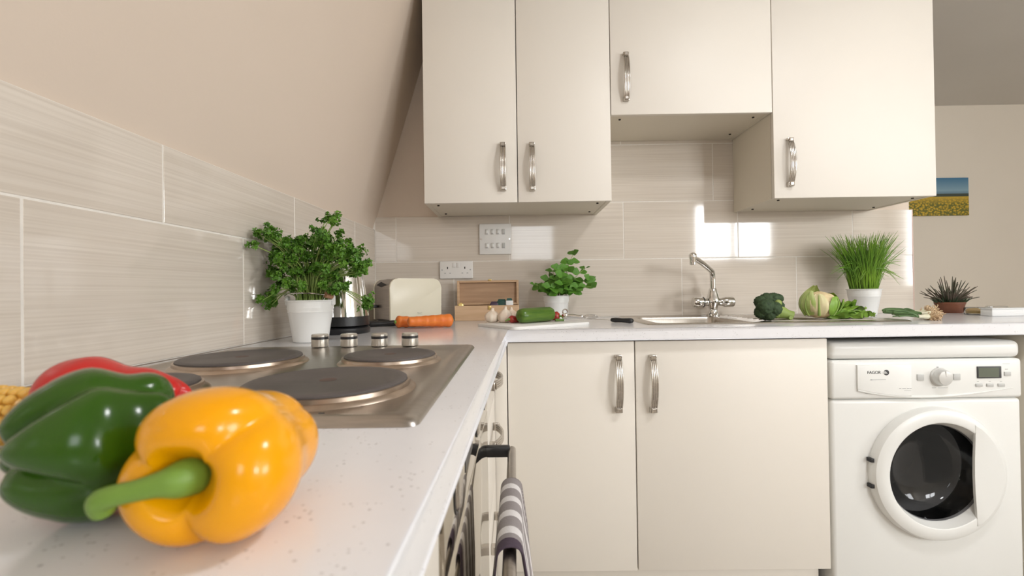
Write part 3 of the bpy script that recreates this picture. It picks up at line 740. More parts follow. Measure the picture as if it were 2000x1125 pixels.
# ------------------------------------------------------------------ peppers
def pepper(name, label, mt, centre, fwd, L, RW, RH, seed, lobes=4, phase=.3, stem=None, tilt=0, taper=.9, flank=.05, e0=.8, e1=.6, bl=1.0):
    """lies on its side; local x runs from the stem end (x=-L/2) to the blossom end"""
    rr = random.Random(seed)
    prof = catmull([(.14, .0), (.12, .12), (.06, .28), (-.005, .46), (.0, .68), (.05, .87), (.14, .98), (.30, 1.0), (.52, .97*taper+.03), (.72, .90*taper+.02), (.87, .74*taper), (.97, .52*taper), (1.0, .34*taper), (.965, .14*taper), (.94, .0)], 4)
    seg = 96; b = B(); rings = []
    off = [rr.uniform(-.25, .25) for _ in range(lobes)]; amp = [rr.uniform(.92, 1.05) for _ in range(lobes)]
    for s, r in prof:
        ring = []
        for i in range(seg):
            th = 2*PI*i/seg; ph = (th+phase)*lobes/(2*PI)+.06*math.sin(th*2+seed); k = int(math.floor(ph)) % lobes; f = ph-math.floor(ph)
            lob = abs(math.sin(PI*f))
            end = max(0, 1-s/.30)**1.2*e0+max(0, (s-.55)/.45)**1.3*e1
            val = (1-lob)**2.4*(flank+.25*end)
            am = amp[k]*lob+(amp[k]+amp[(k+1) % lobes])/2*(1-lob)
            rad = r*am*(1-val)
            sh = -.05*lob*max(0, 1-s/.2)*(1 if r > .25 else r*4)+.055*bl*(lob-.5)*max(0, (s-.8)/.2)*(1 if r > .2 else r*5)
            ring.append(((s+sh-.5)*L, rad*RW*math.cos(th)*(1+.03*math.sin(3*s+seed)), rad*RH*math.sin(th)))
        rings.append(ring)
    b.rings(rings, True, False, False)
    M = Matrix.Rotation(tilt, 4, 'Y')
    b.xf(M)
    t = thing(name, label, 'pepper')
    body = b.mesh('body', mt, 80); zmin = min(v.co.z for v in body.vertices)
    ang = math.atan2(fwd[1], fwd[0])
    t.location = (centre[0], centre[1], CT); t.rotation_euler = (0, 0, ang)
    WM[t.name] = Matrix.Translation(t.location) @ Matrix.Rotation(ang, 4, 'Z')
    body.transform(Matrix.Translation((0, 0, -zmin))); obj('body', body, None, t)
    if stem:
        base = M @ Vector((-L*.425, 0, 0)); base.z -= zmin
        cal = B(); rs = []
        for q, (r, x) in enumerate(((.0005, .0), (.006, -.0015), (.0115, -.0012), (.0145, .0008), (.0135, .0025), (.006, .003))):
            rs.append([(x, r*(1+.22*math.cos(6*2*PI*i/36))*math.cos(2*PI*i/36), r*(1+.22*math.cos(6*2*PI*i/36))*math.sin(2*PI*i/36)) for i in range(36)])
        cal.rings(rs, True, False, False); cal.xf(Matrix.Translation(base+Vector((.001, 0, 0))) @ Matrix.Scale(1.15, 4))
        st = B().tube(catmull([tuple(base+Vector(p)) for p, _ in stem], 5), [x[0] for x in catmull([(r,) for _, r in stem], 5)], 16)
        so_ = obj('stem', st, stemg_m, t, smooth=60); obj('calyx', cal, calyx_m, so_, smooth=60)
    return t
# yellow: lies along y, stem end towards the camera
YP = pepper('yellow_pepper', 'glossy yellow bell pepper with curved green stem lying on the worktop', yellow_m, (.4690, -1.777), (.02, .99, 0), .090, .0410, .0375, 3, 3, -.349, taper=.84, e0=.85, e1=.10, bl=.15,
            stem=[((.002, 0, 0), .0088), ((-.007, .002, .001), .0080), ((-.011, .008, .0005), .0056), ((-.0135, .016, -.001), .0046), ((-.0150, .024, -.0025), .0046), ((-.0150, .030, -.0050), .0049), ((-.0120, .0315, -.0100), .0048)], tilt=.05)
GP = pepper('green_pepper', 'dark green bell pepper with lobed end beside the yellow pepper', green_m, (.3885, -1.777), (-.66, -.75, 0), .063, .0350, .0350, 11, 4, .45, taper=1.16, flank=.09, e1=2.2, bl=2.4,
            stem=[((.003, 0, 0), .007), ((-.010, .001, .001), .0055), ((-.016, .003, .003), .005)])
RP = pepper('red_pepper', 'red bell pepper behind the green pepper', red_m, (.304, -1.664), (.99, .08, 0), .090, .0340, .0345, 5, 3, .9, taper=.78)

# ------------------------------------------------------------------ corn cob
def corn():
    c = Vector((.162, -1.668, CT+.0235)); fw_ = Vector((.99, .09, 0))
    t = thing('corn_cob', 'yellow corn cob with rows of kernels behind the peppers', 'corn', (c.x, c.y, CT), math.atan2(fw_.y, fw_.x))
    L, r0 = .15, .0188
    prof = [(-L/2, .004), (-L/2+.006, .014), (-L/2+.03, .0205), (L/2-.045, .0205), (L/2-.008, .0165), (L/2, .006)]
    def rad(x):
        for (a, ra), (b_, rb) in zip(prof, prof[1:]):
            if a <= x <= b_: return ra+(rb-ra)*(x-a)/(b_-a)
        return .003
    obj('core', B().lathe([(r, x) for x, r in prof], (0, 0, .0255), 'x', 28), corn_m, t)
    km = B().sphere((0, 0, 0), (.0034, .0042, .0040), 2, lambda p: 1/(abs(p.x)**4+abs(p.y)**4+abs(p.z)**4)**.25*.9).mesh('kernel', corn_m, 80)
    n = 0
    for k in range(14):
        a = 2*PI*k/14
        x = -L/2+.010+(.0032 if k % 2 else 0)
        while x < L/2-.006 and n < 298:
            r = rad(x); o = bpy.data.objects.new('kernel', km); COL.objects.link(o); o.parent = t
            o.location = (x, (r+.0012)*math.cos(a), .0255+(r+.0012)*math.sin(a)); o.rotation_euler = (a-PI/2, R.uniform(-.1, .1), R.uniform(-.1, .1))
            s = .62+.42*r/.0185; o.scale = (1, s, s); x += .0066; n += 1
    for k in range(5):
        a = k*1.26
        obj('husk_leaf', B().grid(lambda u, v: Vector((-L/2-.02+.045*u, math.cos(a+(v-.5)*(1.0-.7*u))*(.019-.012*u), max(.0008, .0235+math.sin(a+(v-.5)*(1.0-.7*u))*(.019-.012*u)))), 6, 4), husk_m, t)
    return t
corn()

# ------------------------------------------------------------------ pots
def bucket_pot(t, rt_, rb_, h, mt=white_m):
    obj('pot', B().lathe([(rb_-.002, .0), (rb_, .001), (rb_+(rt_-rb_)*.70, h*.70), (rb_+(rt_-rb_)*.70+.0012, h*.715), (rb_+(rt_-rb_)*.74, h*.74), (rb_+(rt_-rb_)*.80+.0012, h*.80), (rb_+(rt_-rb_)*.83, h*.83), (rt_-.001, h-.004), (rt_+.002, h-.003), (rt_+.0025, h-.0005), (rt_+.0005, h), (rt_-.002, h-.003), (rb_+(rt_-rb_)*.8-.0022, h*.82)], (0, 0, 0), seg=48, cap1=False), mt, t)
    obj('soil', B().lathe([(rb_+(rt_-rb_)*.86-.002, h*.84), (rt_*.5, h*.87), (0, h*.87)], (0, 0, 0), seg=32), soil_m, t)

# parsley
PB = Vector((.103, -.876, CT))
def parsley():
    t = thing('potted_parsley', 'bushy curly parsley in a white metal bucket beside the kettle', 'plant', PB)
    h = .104; rt_, rb_ = .0565, .041
    bucket_pot(t, rt_, rb_, h)
    # ears, wire bail and wooden grip
    for s in (-1, 1): obj('ear', B().box((s*.0575-.004, -.007, h-.014), (s*.0575+.004, .007, h+.010), .003), white_m, t)
    bp_ = [(.059*math.cos(a), -.052*math.sin(a), h+.005+.012*math.sin(a)) for a in [PI*i/20 for i in range(21)]]
    bail = obj('bail', B().tube(bp_, .0016, 8), chrome_m, t)
    g = bp_[3:6]
    obj('grip', B().tube([(.0600, -.014, h+.008), (.050, -.030, h+.012)], .0070, 14), grip_m, bail)
    b = B(); st = B(); rr = random.Random(21)
    def leaflet(c, n, s):
        n = n.normalized(); a = n.orthogonal().normalized(); a = Matrix.Rotation(rr.uniform(0, 6.3), 3, n) @ a; c2 = n.cross(a)
        ctr = b.bm.verts.new(c); k = 9; vs = []
        for i in range(k):
            th = 2*PI*i/k; r = s*(1.0 if i % 2 else .62)*rr.uniform(.85, 1.15)
            vs.append(b.bm.verts.new(c+a*r*math.cos(th)+c2*r*math.sin(th)+n*s*rr.uniform(-.45, .55)))
        for i in range(k): b.bm.faces.new((ctr, vs[i], vs[(i+1) % k]))
    tips = []
    # targets given as (x, z) on the picture side plus depth, from the plant's outline
    outline = [(500, 455, 2), (515, 470, 2), (530, 462, 2), (545, 478, 2), (560, 470, 2), (575, 480, 2), (505, 475, 1), (640, 432, 1), (655, 430, 1), (628, 450, 2), (620, 470, 2), (640, 468, 2), (610, 490, 2), (650, 480, 2), (680, 480, 2), (695, 490, 2), (705, 510, 2), (708, 535, 1), (700, 520, 2), (665, 500, 2), (670, 520, 2), (690, 530, 1),
               (555, 500, 3), (575, 510, 3), (595, 500, 3), (620, 500, 3), (640, 510, 3), (560, 530, 3), (585, 535, 3), (610, 530, 3), (635, 535, 3), (655, 540, 2), (545, 515, 2), (535, 500, 2), (570, 555, 2), (600, 560, 2), (625, 558, 2), (650, 565, 1), (535, 560, 1), (520, 570, 1), (500, 585, 1), (505, 592, 1), (530, 545, 1), (545, 545, 2), (680, 505, 2), (660, 470, 1), (590, 480, 2), (603, 470, 1), (712, 585, 1), (706, 592, 1), (665, 555, 1), (625, 480, 2), (645, 495, 2), (585, 520, 2)]
    for (u, v, wgt) in outline:
        for rep in range(wgt+1):
            yy = PB.y+rr.uniform(-.07, .075)
            if v > 560: yy = PB.y+rr.uniform(-.04, .03)
            p = at(u+rr.uniform(-11, 11), v+rr.uniform(-9, 9), yy)
            p = p-PB
            if p.x+PB.x < wx(PB.y)+.02: p.x = wx(PB.y)+.02-PB.x+rr.uniform(0, .01)
            tips.append(p)
    for p in tips:
        a0_ = Vector((p.x*.22+rr.uniform(-.012, .012), p.y*.22+rr.uniform(-.012, .012), h*.87))
        mid = Vector((p.x*.45, p.y*.45, h*.87+(p.z-h*.87)*.62+.012))
        if p.z < h+.005: mid.z = h+.03
        st.tube(catmull([tuple(a0_), tuple(mid), tuple(p)], 4), [.0011]*9, 5, False)
        out = (p-a0_).normalized()
        for q in range(rr.randint(6, 8)):
            d = (out*.6+rv(1)).normalized(); c = p+d*rr.uniform(.002, .015)
            for w_ in range(5):
                leaflet(c+rv(.006), (d+rv(.7)+Vector((0, -.2, .3))), rr.uniform(.0040, .0070))
    obj('stems', st, pstem_m, t, kind='stuff'); fo = b.mesh('foliage', parsley_m, 0, False)
    obj('foliage', fo, None, t, kind='stuff')
parsley()

# mint in a small white pot
def mint():
    P0 = Vector((at(1087, 612, -.105).x, -.105, CT))
    t = thing('potted_mint', 'leafy mint plant in a small white pot against the tiles', 'plant', P0)
    h = .098; bucket_pot(t, .0545, .040, h)
    rr = random.Random(5); st = B()
    def lm(sd):
        r2 = random.Random(sd); b = B()
        def f(u, v):
            w_ = math.sin(PI*min(1, u*.94+.03))**.8*.5*(1+.10*math.sin(u*40)); x = (v-.5)*2*w_
            return Vector((u, x*.78, .12*abs(x)-.25*u*u+.03*math.sin(u*9+x*6)))
        return b.grid(f, 9, 5).mesh('leaf', mint_m, 60)
    LMs = [lm(i) for i in range(3)]
    def leaf(p, d, s, n=(.15, -1, .75)):
        d = Vector(d).normalized(); o = bpy.data.objects.new('leaf', LMs[rr.randrange(3)]); COL.objects.link(o); o.parent = t
        z = (Vector(n)+rv(.55)); y = z.cross(d).normalized(); z = d.cross(y)
        mm = Matrix((d, y, z)).transposed().to_4x4() @ Matrix.Scale(s, 4); mm.translation = p; o.matrix_local = mm
    # stems: tip pixels, rough depth, number of leaf pairs, leaf size
    stems = [((1119, 497), -.10, 4, .040), ((1095, 525), -.14, 4, .048), ((1080, 530), -.10, 4, .042), ((1072, 545), -.15, 3, .040), ((1062, 560), -.12, 3, .036), ((1044, 556), -.13, 3, .026), ((1110, 530), -.16, 4, .050), ((1142, 525), -.12, 4, .038), ((1152, 545), -.14, 4, .042), ((1155, 560), -.17, 3, .036), ((1130, 560), -.17, 3, .044), ((1100, 555), -.19, 3, .042), ((1085, 562), -.18, 3, .038), ((1118, 548), -.06, 3, .04), ((1075, 560), -.19, 3, .04), ((1098, 540), -.18, 3, .046), ((1112, 566), -.19, 3, .038), ((1070, 568), -.17, 2, .036), ((1090, 570), -.20, 2, .038), ((1108, 515), -.12, 3, .040), ((1085, 545), -.17, 3, .044)]
    for (uv, y, n, s) in stems:
        p = at(uv[0], uv[1], y)-P0; a = Vector((p.x*.3, p.y*.2, h*.86)); mid = Vector((p.x*.62, p.y*.6, h+(p.z-h)*.55+.006))
        pts = [Vector(q) for q in catmull([tuple(a), tuple(mid), tuple(p)], 6)]
        st.tube(pts, .0013, 6, False)
        ph = rr.uniform(0, 3)
        for k in range(n):
            q = pts[min(len(pts)-1, int(len(pts)*(1-k*.2))-1)]
            for sgn in (-1, 1):
                aa = ph+k*1.57; d = Vector((math.cos(aa)*sgn, math.sin(aa)*sgn*.55-.1, rr.uniform(-.45, .35) if k else .35))
                leaf(q, d, s*rr.uniform(.85, 1.25)*(.75 if k == 0 else 1))
    obj('stems', st, pstem_m, t, kind='stuff')
mint()

# chives
def chives():
    P0 = Vector((at(1688, 612, -.125).x, -.125, CT))
    t = thing('potted_chives', 'thick tuft of chives in a white pot beside the cauliflower', 'plant', P0)
    h = .108; bucket_pot(t, .0595, .042, h)
    rr = random.Random(9); b = B()
    for k in range(560):
        a = rr.uniform(0, 2*PI); r = .046*math.sqrt(rr.random()); base = Vector((r*math.cos(a), r*math.sin(a), h*.86))
        L = rr.uniform(.16, .245); sp_ = rr.gauss(0, .30); lean = Vector((base.x*1.0+rr.gauss(0, .024), base.y*.5+rr.gauss(0, .012), 0))*1.35
        droop = 0
        if k % 7 == 0: lean = Vector((rr.choice((-1, 1, 1))*rr.uniform(.04, .13), rr.uniform(-.05, .02), 0)); droop = rr.uniform(.03, .11); L *= .8
        tip = base+lean+Vector((0, 0, L-droop)); mid = base+lean*.38+Vector((0, 0, L*.62))
        if tip.y+P0.y > -.012: tip.y = -.012-P0.y
        if mid.y+P0.y > -.012: mid.y = -.012-P0.y
        b.tube(catmull([tuple(base), tuple(mid), tuple(tip)], 4), [.0013, .0014, .0014, .0013, .0013, .0012, .0010, .0008, .0003], 4, False)
    obj('blades', b, chive_m, t, kind='stuff', smooth=80)
chives()

# heather-like plant in a brown bowl on the open end of the worktop
def dry_plant():
    P0 = on(1855, 611.5); P0.z = CT; P0.y += .03; P0.x = at(1855, 605, P0.y).x
    t = thing('potted_heather', 'twiggy dark plant in a low brown pot at the worktop end', 'plant', P0)
    h = .046
    obj('pot', B().lathe([(.040, 0), (.042, .002), (.049, h-.010), (.0505, h-.009), (.0515, h), (.048, h), (.046, h-.010)], (0, 0, 0), seg=40, cap1=False), terra_m, t)
    obj('soil', B().lathe([(.0465, h-.010), (0, h-.006)], (0, 0, 0), seg=24), soil_m, t)
    rr = random.Random(4); b = B(); g = B()
    for k in range(95):
        a = rr.uniform(0, 2*PI); q = rr.uniform(.1, 1)
        base = Vector((.034*q*math.cos(a), .03*q*math.sin(a), h-.008)); L = rr.uniform(.04, .120)
        tip = base+Vector((math.cos(a)*q*.075, math.sin(a)*q*.05, L*(1.15-q*.55))); mid = base.lerp(tip, .5)+Vector((0, 0, .008))+rv(.003)
        b.tube(catmull([tuple(base), tuple(mid), tuple(tip)], 3), [.0016, .0018, .002, .0021, .002, .0016, .001][:7], 5, False)
    for k in range(260):
        a = rr.uniform(0, 2*PI); q = math.sqrt(rr.random()); c = Vector((.048*q*math.cos(a), .044*q*math.sin(a), h-.006)); d = Vector((math.cos(a)*q, math.sin(a)*q, 1)).normalized()
        g.tube([c, c+d*rr.uniform(.012, .034)+rv(.004)], [.0018, .0005], 4, False)
    obj('twigs', b, lav_m, t, kind='stuff'); obj('foliage', g, lavg_m, t, kind='stuff')
dry_plant()

# jar and white tray beyond it
jp = on(1912, 615.5); JX, JY = at(1908, 610, jp.y+.05).x, jp.y+.05
t = thing('glass_jar', 'low clear glass dish with amber contents at the worktop end', 'jar', (JX, JY, CT))
obj('glass', B().lathe([(.036, 0), (.0385, .002), (.0385, .026), (.036, .028), (.0345, .026), (.0345, .004), (0, .003)], (0, 0, 0), seg=36), glass_m, t)
obj('contents', B().lathe([(.0335, .0045), (.0335, .014), (.02, .016), (0, .0155)], (0, 0, 0), seg=30), oil_m, t)
a_ = on(1938, 620); bx = at(1938, 612, a_.y+.06)
tr = thing('white_tray', 'plain white shallow tray at the open end of the worktop', 'tray', (bx.x+.13, a_.y+.14, CT))
obj('tray_body', B().box((-.13, -.08, 0), (.20, -.035, .027), .003), paper_m, tr)
obj('tray_rim', B().box((-.133, -.083, .0265), (.203, -.032, .0300), .0015), paper_m, tr)
sp_ = thing('metal_spoon', 'small metal spoon lying across the white tray', 'spoon', (bx.x+.012, a_.y+.082, CT+.030))
obj('bowl', B().sphere((0, 0, .0045), (.014, .010, .004), 3), chrome_m, sp_); obj('stem', B().tube([(.010, 0, .0045), (.05, .012, .006), (.09, .02, .003)], [.002, .0016, .002], 8), chrome_m, sp_)

# ------------------------------------------------------------------ kettle
KX, KY = .094, -.640
t = thing('electric_kettle', 'chrome jug kettle on a black base behind the parsley', 'kettle', (KX, KY, CT))
obj('power_base', B().lathe([(.078, 0), (.080, .003), (.080, .016), (.074, .020)], (0, 0, 0), seg=48), black_m, t)
obj('base_band', B().lathe([(.074, .022), (.078, .024), (.0775, .050), (.076, .051)], (0, 0, 0), seg=48), black_m, t)
bodyk = obj('body', B().lathe([(.0765, .051), (.0760, .055), (.068, .13), (.058, .205), (.056, .212)], (0, 0, 0), seg=56), chrome_m, t)
obj('lid', B().lathe([(.0565, .212), (.055, .219), (.03, .226), (.008, .228), (.008, .236), (.013, .240), (.010, .246), (0, .247)], (0, 0, 0), seg=40), black_m, t)
obj('spout', B().prism([(.052, .170), (.086, .207), (.052, .212)], -.013, .013, 'xz', .003, 2).xf(Matrix.Rotation(.9, 4, 'Z')), chrome_m, t)
obj('handle', B().tube(catmull([(-.052, 0, .205), (-.085, 0, .205), (-.100, 0, .17), (-.098, 0, .10), (-.076, 0, .070)], 5), .0085, 10).xf(Matrix.Rotation(-1.2, 4, 'Z')), black_m, t)

# ------------------------------------------------------------------ toaster
TL, TW_, THT = .226, .150, .174
th_ = math.radians(41)
C0 = at(762, 600, -.295)                         # near upright edge between end and cream side
tx = Vector((math.cos(th_), math.sin(th_), 0)); tn = Vector((-math.sin(th_), math.cos(th_), 0))
cc = Vector((C0.x, -.295, CT))+tx*TL/2+tn*TW_/2
t = thing('toaster', 'cream and brushed steel two slice toaster in the corner', 'toaster', cc, th_)
def rr_prof(hw, z0, z1, r, n=8): return [(-hw, z0)]+[(hw, z0)]+arc(hw-r, z1-r, r, 0, PI/2, n)+arc(-hw+r, z1-r, r, PI/2, PI, n)
obj('shell', B().prism(rr_prof(TL/2-.001, .016, THT-.001, .034), -TW_/2+.010, TW_/2-.010, 'xz', .001, 1), toast_m, t)
for s in (-1, 1):
    obj('side_panel', B().prism(rr_prof(TL/2, .014, THT, .035), s*TW_/2-(0 if s > 0 else 0), s*(TW_/2-.010), 'xz', .003, 3), toastc_m, t, label='cream enamel side panel')
obj('foot_plinth', B().box((-TL/2+.012, -TW_/2+.012, 0), (TL/2-.012, TW_/2-.012, .016), .003), black_m, t)
for s in (-1, 1): obj('slot', B().box((-.075, s*.027-.011, THT-.0015), (.075, s*.027+.011, THT-.0004)), hole_m, t)
obj('slot_end', B().prism([(-.045, .150), (.0, .162), (.045, .150), (.0, .141)], -TL/2+.0015, -TL/2-.0005, 'yz', .0004, 1), black_m, t)
obj('lever', B().box((-TL/2-.018, .030, .060), (-TL/2+.001, .050, .072), .003), black_m, t)
obj('browning_knob', B().lathe([(.013, 0), (.013, .009), (.010, .011)], (TL/2-.002, -.050, .060), 'x', 20), black_m, t)
put_text('NKC', .0105, mark_m, (cc.x, cc.y, CT), t) if False else None
me = text_mesh('TKC', .0115, mat('faint_print', (.50, .47, .40), .5, scale=6)); me.transform(Matrix.Translation((.012, -TW_/2-.0004, .036))); obj('lettering', me, None, t)

# ------------------------------------------------------------------ knives
def knife(label, p, q, hl, bl, hr, zlift=0):
    """handle from p towards q, then the blade"""
    d = (q-p).normalized(); t = thing('kitchen_knife', label, 'knife', (p.x, p.y, CT+zlift), math.atan2(d.y, d.x))
    hp = [(0, .0), (.003, .0), (hl*.12, 0), (hl*.5, 0), (hl*.85, 0), (hl, 0)]
    obj('handle', B().tube([(x, 0, hr*.75+.0004) for x, _ in hp], [hr*.55, hr*.95, hr*1.1, hr*.92, hr*1.05, hr*.85], 14, True, .72), black_m, t, smooth=70)
    obj('blade', B().prism([(hl-.004, .006), (hl+bl*.7, .006), (hl+bl, -.009), (hl+bl*.3, -.012), (hl-.004, -.011)], hr*.6, hr*.6+.0016, 'xy'), blade_m, t)
    return t
knife('black handled knife lying left of the sink', on(1236, 631.5), on(1186, 629.0), .088, .11, .0115)
kp = Vector((.100, -.425, CT)); knife('black handled kitchen knife between toaster and carrots', kp, kp+Vector((1, .42, 0)), .105, .15, .0140)

# ------------------------------------------------------------------ carrots
def carrot(label, p, q, r0, r1):
    d = q-p; L = d.length; t = thing('carrot', label, 'carrot', (p.x, p.y, CT), math.atan2(d.y, d.x)); rr = random.Random(int(L*1e5))
    n = 44; path, rad = [], []
    for i in range(n+1):
        s = i/n; r = (r0+(r1-r0)*s)*(1+.03*math.sin(s*37)+rr.uniform(-.018, .018))
        r *= min(1, (s/.05+.02))**.45 if s < .05 else 1
        r *= max(.05, (1-s)/.06)**.5 if s > .94 else 1
        path.append((L*s, .002*math.sin(s*5), max(r0, r1)*1.03*(1-s)+(r1*1.03)*s)); rad.append(r)
    obj('root', B().tube(path, rad, 20), carrot_m, t, smooth=80)
    obj('crown', B().lathe([(r1*.0+.006, -.004), (.006, .002), (.002, .003)], (L-.001 if r1 > r0 else 0, 0, r0 if r1 < r0 else r1*1.03), 'x', 14), stemg_m, t)
ca, cb = on(800, 641), on(893, 634); ca = Vector((.262, -.525, CT)); cb = Vector((.405, -.470, CT))
carrot('thick orange carrot lying in front, overlapping the other carrot', ca, cb, .0150, .0225)
carrot('orange carrot lying behind, its end beside the knife handle', Vector((.213, -.482, CT)), Vector((.360, -.385, CT)), .0205, .012)

# ------------------------------------------------------------------ wooden box with open lid
bl, br = at(888, 610, -.155), at(1014, 610, -.155)
BW = br.x-bl.x; bc = (bl.x+br.x)/2; BD = .105
t = thing('wooden_box', 'pale wooden box standing open against the tiles', 'box', (bc, -.155+BD/2, CT))
hf = .062; k = .006
for nm, lo, hi in (('front_panel', (-BW/2, -BD/2, .0), (BW/2, -BD/2+k, hf)), ('back_panel', (-BW/2, BD/2-k, 0), (BW/2, BD/2, hf)), ('side_panel', (-BW/2, -BD/2+k, 0), (-BW/2+k, BD/2-k, hf)), ('side_panel', (BW/2-k, -BD/2+k, 0), (BW/2, BD/2-k, hf)), ('bottom_panel', (-BW/2+k, -BD/2+k, 0), (BW/2-k, BD/2-k, .005))):
    obj(nm, B().box(lo, hi, .001, 1), wood_m, t)
LH = .104; ly = BD/2-.022
ld = obj('lid', B().box((-BW/2+.004, ly+.014, hf), (BW/2-.004, ly+.019, hf+LH), .001, 1), wood2_m, t)
for lo, hi in (((-BW/2, ly, hf), (-BW/2+.010, ly+.022, hf+LH)), ((BW/2-.010, ly, hf), (BW/2, ly+.022, hf+LH)), ((-BW/2+.010, ly, hf+LH-.009), (BW/2-.010, ly+.022, hf+LH)), ((-BW/2+.010, ly, hf), (BW/2-.010, ly+.022, hf+.008))):
    obj('lid_edge', B().box(lo, hi, .001, 1), wood_m, ld)
obj('clasp', B().box((.004, -BD/2-.002, hf-.018), (.018, -BD/2, hf-.001), .001), brass_m, t); obj('catch', B().box((.002, ly-.003, hf+LH-.002), (.016, ly+.004, hf+LH+.005), .001), brass_m, ld)
# packets inside
def packet(label, x, y, mt, wd, ht, z, rot, cap=None):
    tt = thing('tea_packet', label, 'packet', (bc+x, -.155+BD/2+y, CT+.006), rot)
    obj('sleeve', B().box((-wd/2, -.006, 0), (wd/2, .006, z), .002), mt, tt)
    obj('top_fold', B().prism([(-wd/2+.002, z-.001), (wd/2-.002, z-.001), (wd/2-.006, z+ht), (-wd/2+.006, z+ht)], -.0015, .0015, 'xz'), cap or mt, tt)
packet('purple packet standing in the wooden box', .028, -.012, purple_m, .034, .007, .064, .1)
packet('dark green packet standing in the wooden box', .060, -.008, greenp_m, .040, .008, .072, -.06)
packet('white and green packet standing in the wooden box', .092, -.026, paper_m, .030, .010, .074, .12, greenp_m)
packet('small yellow packet at the empty end of the box', -.110, -.020, brass_m, .022, .005, .062, .2)

# ------------------------------------------------------------------ chopping board and what lies on it
A_, B_, C_ = on(1005, 642.5, .004), on(1155, 631.5, .004), on(944, 634, .004)
d1 = (B_-A_); d1.z = 0; Lb = d1.length; dn = Vector((-d1.y, d1.x, 0)).normalized(); Wb = .225
bcen = A_+d1*.5+dn*Wb/2; ba = math.atan2(d1.y, d1.x)
bo = obj('chopping_board', B().prism(rrect(-Lb/2, Lb/2, -Wb/2, Wb/2, .018), 0, .009, 'xy', .002, 2), board_m); bo.location = (bcen.x, bcen.y, CT+.0002); bo.rotation_euler = (0, 0, ba)
tag(bo, 'thin white chopping board under the garlic and courgette', 'chopping board')
BT = .0094
def onboard(u, v): return on(u, v, BT)
# courgette
p0, p1 = onboard(1012, 637), onboard(1075, 629)
p0 = Vector((.628, -.492, CT)); p1 = Vector((.742, -.385, CT)); d = p1-p0; L = d.length
t = thing('courgette', 'green cut courgette lying across the white chopping board', 'courgette', (p0.x, p0.y, CT+BT), math.atan2(d.y, d.x))
rz = .0250
def cz(x): return .0222+.010*x/L
obj('body', B().rings([[(L*s, rz*r*math.cos(2*PI*i/24)*(1+.03*math.cos(8*2*PI*i/24)), cz(0)*r/1.0*0+.0260+rz*r*math.sin(2*PI*i/24)*(1+.03*math.cos(8*2*PI*i/24))) for i in range(24)] for s, r in ((0, .30), (.008, .62), (.04, .88), (.15, .98), (.5, 1.0), (.8, .99), (.97, .97), (.992, .93), (1.0, .80))]), zuc_m, t, smooth=60)
obj('cut_end', B().lathe([(rz*.78, L+.0004), (0, L+.0010)], (0, 0, .0260), 'x', 24), mat('courgette_flesh', (.62, .62, .32), .5, scale=30), t)
pe = p0+d*1.04+Vector((.010, -.022, 0))
e = obj('courgette_tip', B().tube([(0, 0, .0052), (.010, 0, .0052), (.026, .003, .0045), (.034, .004, .004)], [.005, .0052, .0044, .0042], 12), zuc_m, smooth=60); e.location = (pe.x, pe.y, CT+BT); e.rotation_euler = (0, 0, .3)
tag(e, 'small green cut tip lying beside the courgette', 'courgette')
# chilli behind
def chilli(label, c0, c1, k):
    d = c1-c0; L = d.length
    t = thing('red_chilli', label, 'chilli', (c0.x, c0.y, CT+BT), math.atan2(d.y, d.x))
    obj('body', B().tube([(0, 0, .003*k), (L*.2, 0, .009*k), (L*.6, .002, .0145*k), (L*.88, 0, .017*k), (L, 0, .017*k)], [.003*k, .0085*k, .0140*k, .0165*k, .009*k], 18), chilli_m, t, smooth=80)
    obj('stem', B().tube([(L-.001, 0, .017*k), (L+.008, -.002, .016*k), (L+.015, -.005, .010*k)], [.005, .0025, .002], 8), stemg_m, t)
chilli('red chilli with dark stem at the cut end of the courgette', p1+Vector((-.030, .062, 0)), p1+Vector((.034, .030, 0)), 1.0)
chilli('dark red chilli between the garlic and the courgette', p0+Vector((.020, .078, 0)), p0+Vector((-.032, .030, 0)), .8)
# garlic
def garlic(label, p, r, hgt, lean, seed):
    t = thing('garlic_bulb', label, 'garlic', (p.x, p.y, CT+BT), seed)
    prof = catmull([(.35, .0), (.8, .06), (1.0, .30), (.92, .52), (.62, .70), (.32, .80), (.22, .90), (.20, 1.0)], 4); rs = []
    for q, z in prof:
        rs.append([(r*q*(1+.07*abs(math.cos(3.5*2*PI*i/42))*(1 if z < .75 else .2))*math.cos(2*PI*i/42)+lean*z*z*hgt, r*q*(1+.07*abs(math.cos(3.5*2*PI*i/42)))*math.sin(2*PI*i/42), hgt*z) for i in range(42)])
    obj('bulb', B().rings(rs), garlic_m, t, smooth=70); obj('root_plate', B().lathe([(r*.34, .0), (r*.36, .0015), (r*.2, .003)], (0, 0, -.0002), seg=16), root_m, t)
garlic('plump white garlic bulb on the board beside the other bulbs', at(961, 625, -.395), .0260, .050, .1, 1)
garlic('garlic bulb with tall neck on the board, in the middle', at(986, 622, -.415), .0240, .056, -.1, 2.2)
garlic('pinkish garlic bulb on the board next to the courgette', at(1000, 620, -.360), .0225, .052, .1, 4)

